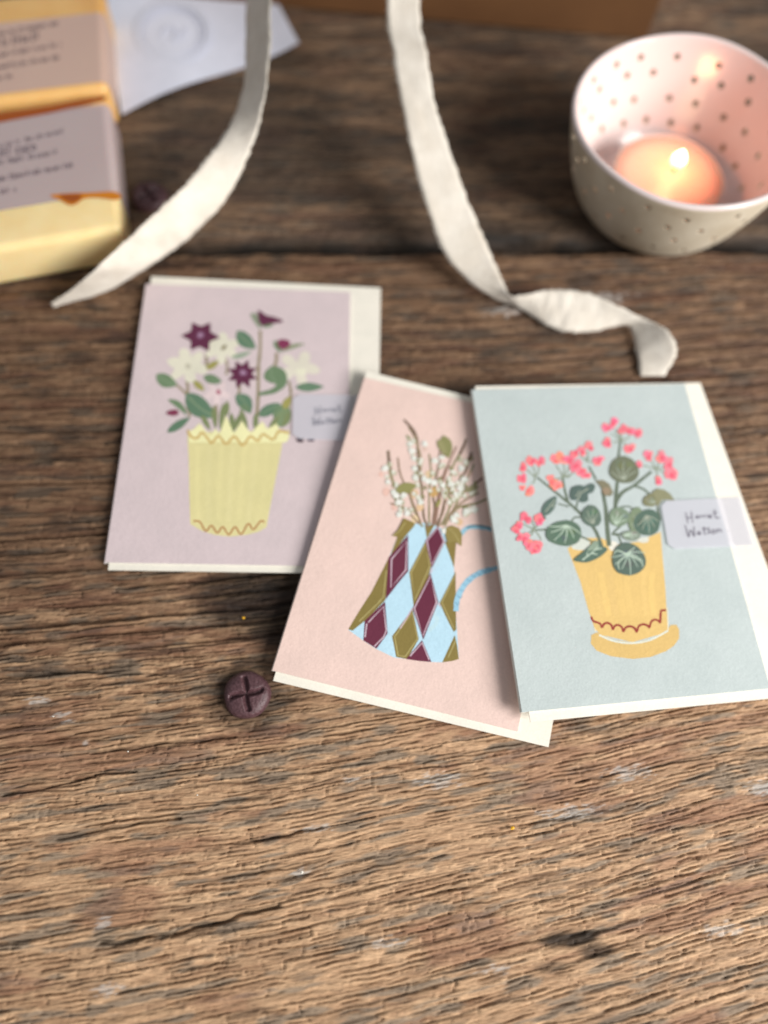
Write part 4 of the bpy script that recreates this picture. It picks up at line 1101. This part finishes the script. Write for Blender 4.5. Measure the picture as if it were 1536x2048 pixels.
def build_ribbon(label, A_, B_, seed, start):
    """two edges of the strip as points (mm); thickened, with loose threads along both edges"""
    rd = random.Random(seed)
    A_ = [np.array(p) for p in A_]; B_ = [np.array(p) for p in B_]
    E = catmull([np.concatenate([a, b]) for a, b in zip(A_, B_)], False, 9)
    NW = 8; V = []; F = []
    n = len(E)
    rows = []
    for e in E:
        a, b = e[:3], e[3:]
        rows.append([a + (b - a) * k / NW for k in range(NW + 1)])
    rows = np.array(rows)
    mid_ = rows.mean(axis=1, keepdims=True); rows = mid_ + (rows - mid_) * 0.92
    # ragged selvedge
    for i in range(n):
        d = rows[i, -1] - rows[i, 0]; L = np.linalg.norm(d) + 1e-9
        rows[i, 0] -= d / L * rd.uniform(-.45, .15); rows[i, -1] += d / L * rd.uniform(-.45, .15)
    du = np.gradient(rows, axis=0); dv = np.gradient(rows, axis=1)
    nn = np.cross(du, dv); nn /= np.linalg.norm(nn, axis=-1, keepdims=True) + 1e-9
    for i in range(n):
        for k in range(NW + 1):
            rows[i, k] = rows[i, k] + nn[i, k] * (0.5 * float(fbm(np.array(i * 0.31 + seed), np.array(k * 0.33), seed, 3)))
    th = 0.14
    for sgn in (1, -1):
        for i in range(n):
            for k in range(NW + 1): V.append(rows[i, k] + nn[i, k] * th * sgn)
    W = NW + 1; S = n * W
    for i in range(n - 1):
        for k in range(NW):
            q = i * W + k
            F.append([q, q + 1, q + W + 1, q + W]); F.append([S + q, S + q + W, S + q + W + 1, S + q + 1])
        q = i * W; F.append([q, q + W, S + q + W, S + q]); q += NW; F.append([q + W, q, S + q, S + q + W])
    for k in range(NW):
        F.append([k + 1, k, S + k, S + k + 1]); q = (n - 1) * W + k; F.append([q, q + 1, S + q + 1, S + q])
    # threads: thin three-sided hairs
    def hair(p, d, L, r=0.045):
        d = d / (np.linalg.norm(d) + 1e-9)
        s = np.cross(d, [0.3, 0.5, 0.8]); s /= np.linalg.norm(s); t = np.cross(d, s)
        b = len(V); m = p + d * L * .5 + s * rd.uniform(-.12, .12) * L; e = p + d * L + s * rd.uniform(-.35, .35) * L + t * rd.uniform(-.2, .2) * L
        for c, rr in ((p, r), (m, r * .8), (e, r * .4)):
            for q in range(3):
                a = 2 * math.pi * q / 3; V.append(c + (s * math.cos(a) + t * math.sin(a)) * rr)
        for lv in range(2):
            for q in range(3): F.append([b + lv * 3 + q, b + lv * 3 + (q + 1) % 3, b + lv * 3 + 3 + (q + 1) % 3, b + lv * 3 + 3 + q])
    for i in range(1, n - 1):
        seglen = np.linalg.norm(rows[i + 1, 0] - rows[i - 1, 0]) / 2
        for side in (0, NW):
            for _ in range(max(2, int(seglen * 4.5))):
                t = rd.random()
                p = rows[i, side] * (1 - t) + rows[i + 1, side] * t
                o = rows[i, side] - rows[i, NW // 2]; tang = rows[i + 1, side] - rows[i - 1, side]
                o = o / (np.linalg.norm(o) + 1e-9); tang = tang / (np.linalg.norm(tang) + 1e-9)
                hair(p - o * .1, o + tang * rd.uniform(-1.2, 1.2) + nn[i, side] * rd.uniform(-.5, .5), rd.uniform(.25, .9))
    root = thing('ribbon', (E[0][:3] + E[0][3:]) / 2 * np.array([1, 1, 0]), label, 'ribbon', 'tails of frayed cotton ribbon')
    mesh_obj('strip', V, F, M_RIB, root, smooth=True)
    return root

def over_box(u):
    """start of a tail: from the box lid, over its front edge, then down into view"""
    p = BOXA + BEX * u
    return [p + BEY * 55 + np.array([0, 0, BH + .6]), p + BEY * 25 + np.array([0, 0, BH + 1.2]), p + BEY * 3 + np.array([0, 0, BH + 1.6])]
# left tail
zl = [46, 45, 43, 40, 37, 34, 31, 28, 25, 20, 16, 15.2]
zr = [44, 43, 41, 38, 34, 30, 26, 22, 18, 15.6, 9, 5]
pa = [(491, 0), (489, 80), (486, 160), (470, 222), (442, 272), (405, 322), (362, 372), (310, 422), (255, 472), (192, 532), (140, 580), (101, 606)]
pb = [(546, 0), (544, 70), (538, 150), (527, 220), (512, 280), (488, 340), (455, 400), (410, 450), (360, 495), (290, 540), (210, 585), (108, 616)]
zl = [36, 34, 31, 29, 28, 27, 26, 24, 21.5, 19, 10, 4]
zr = [48, 46, 42, 37, 30, 23, 17.5, 13, 9, 6, 3, 1.5]
EA = [at(u, v, z) for (u, v), z in zip(pa, zl)]; EB = [at(u, v, z) for (u, v), z in zip(pb, zr)]
uL = (EA[0] + EB[0]) / 2 - BOXA
u0 = float(uL @ BEX)
SA_ = [p - BEX * 6.5 for p in over_box(u0)]; SB_ = [p + BEX * 6.5 for p in over_box(u0)]
build_ribbon('left tail of cream ribbon, sweeping down to a point in front of the soap', SA_ + EA, SB_ + EB, 5, None)
# right tail
pa = [(771, 0), (783, 105), (797, 192), (821, 309), (853, 426), (885, 508), (932, 560), (985, 596), (1014, 606), (1045, 622), (1080, 646), (1115, 664), (1155, 668), (1205, 662), (1250, 651), (1262, 668), (1270, 710), (1278, 752)]
pb = [(844, 0), (859, 117), (873, 204), (905, 303), (943, 408), (984, 502), (1004, 552), (1016, 582), (1026, 592), (1055, 586), (1090, 578), (1130, 576), (1180, 583), (1230, 606), (1300, 640), (1342, 664), (1358, 708), (1330, 752)]
za = [42, 38, 33, 26, 18, 11, 6, 2.4, 1.0, 0.8, 0.7, 0.7, 0.7, 0.9, 1.5, 1.2, 0.8, 0.5]
zb = [42, 38, 33, 26, 19, 13, 10, 8.0, 7.0, 7.5, 8.0, 8.5, 8.5, 8.0, 7.0, 9.0, 6.0, 0.8]
EA = [at(u, v, z) for (u, v), z in zip(pa, za)]; EB = [at(u, v, z) for (u, v), z in zip(pb, zb)]
u1 = float(((EA[0] + EB[0]) / 2 - BOXA) @ BEX)
SA_ = [p - BEX * 7 for p in over_box(u1)]; SB_ = [p + BEX * 7 for p in over_box(u1)]
build_ribbon('right tail of cream ribbon, twisting on the wood behind the pale blue card', SA_ + EA, SB_ + EB, 6, None)

for nm, EAx, EBx in (): pass
C.view_layer.update()
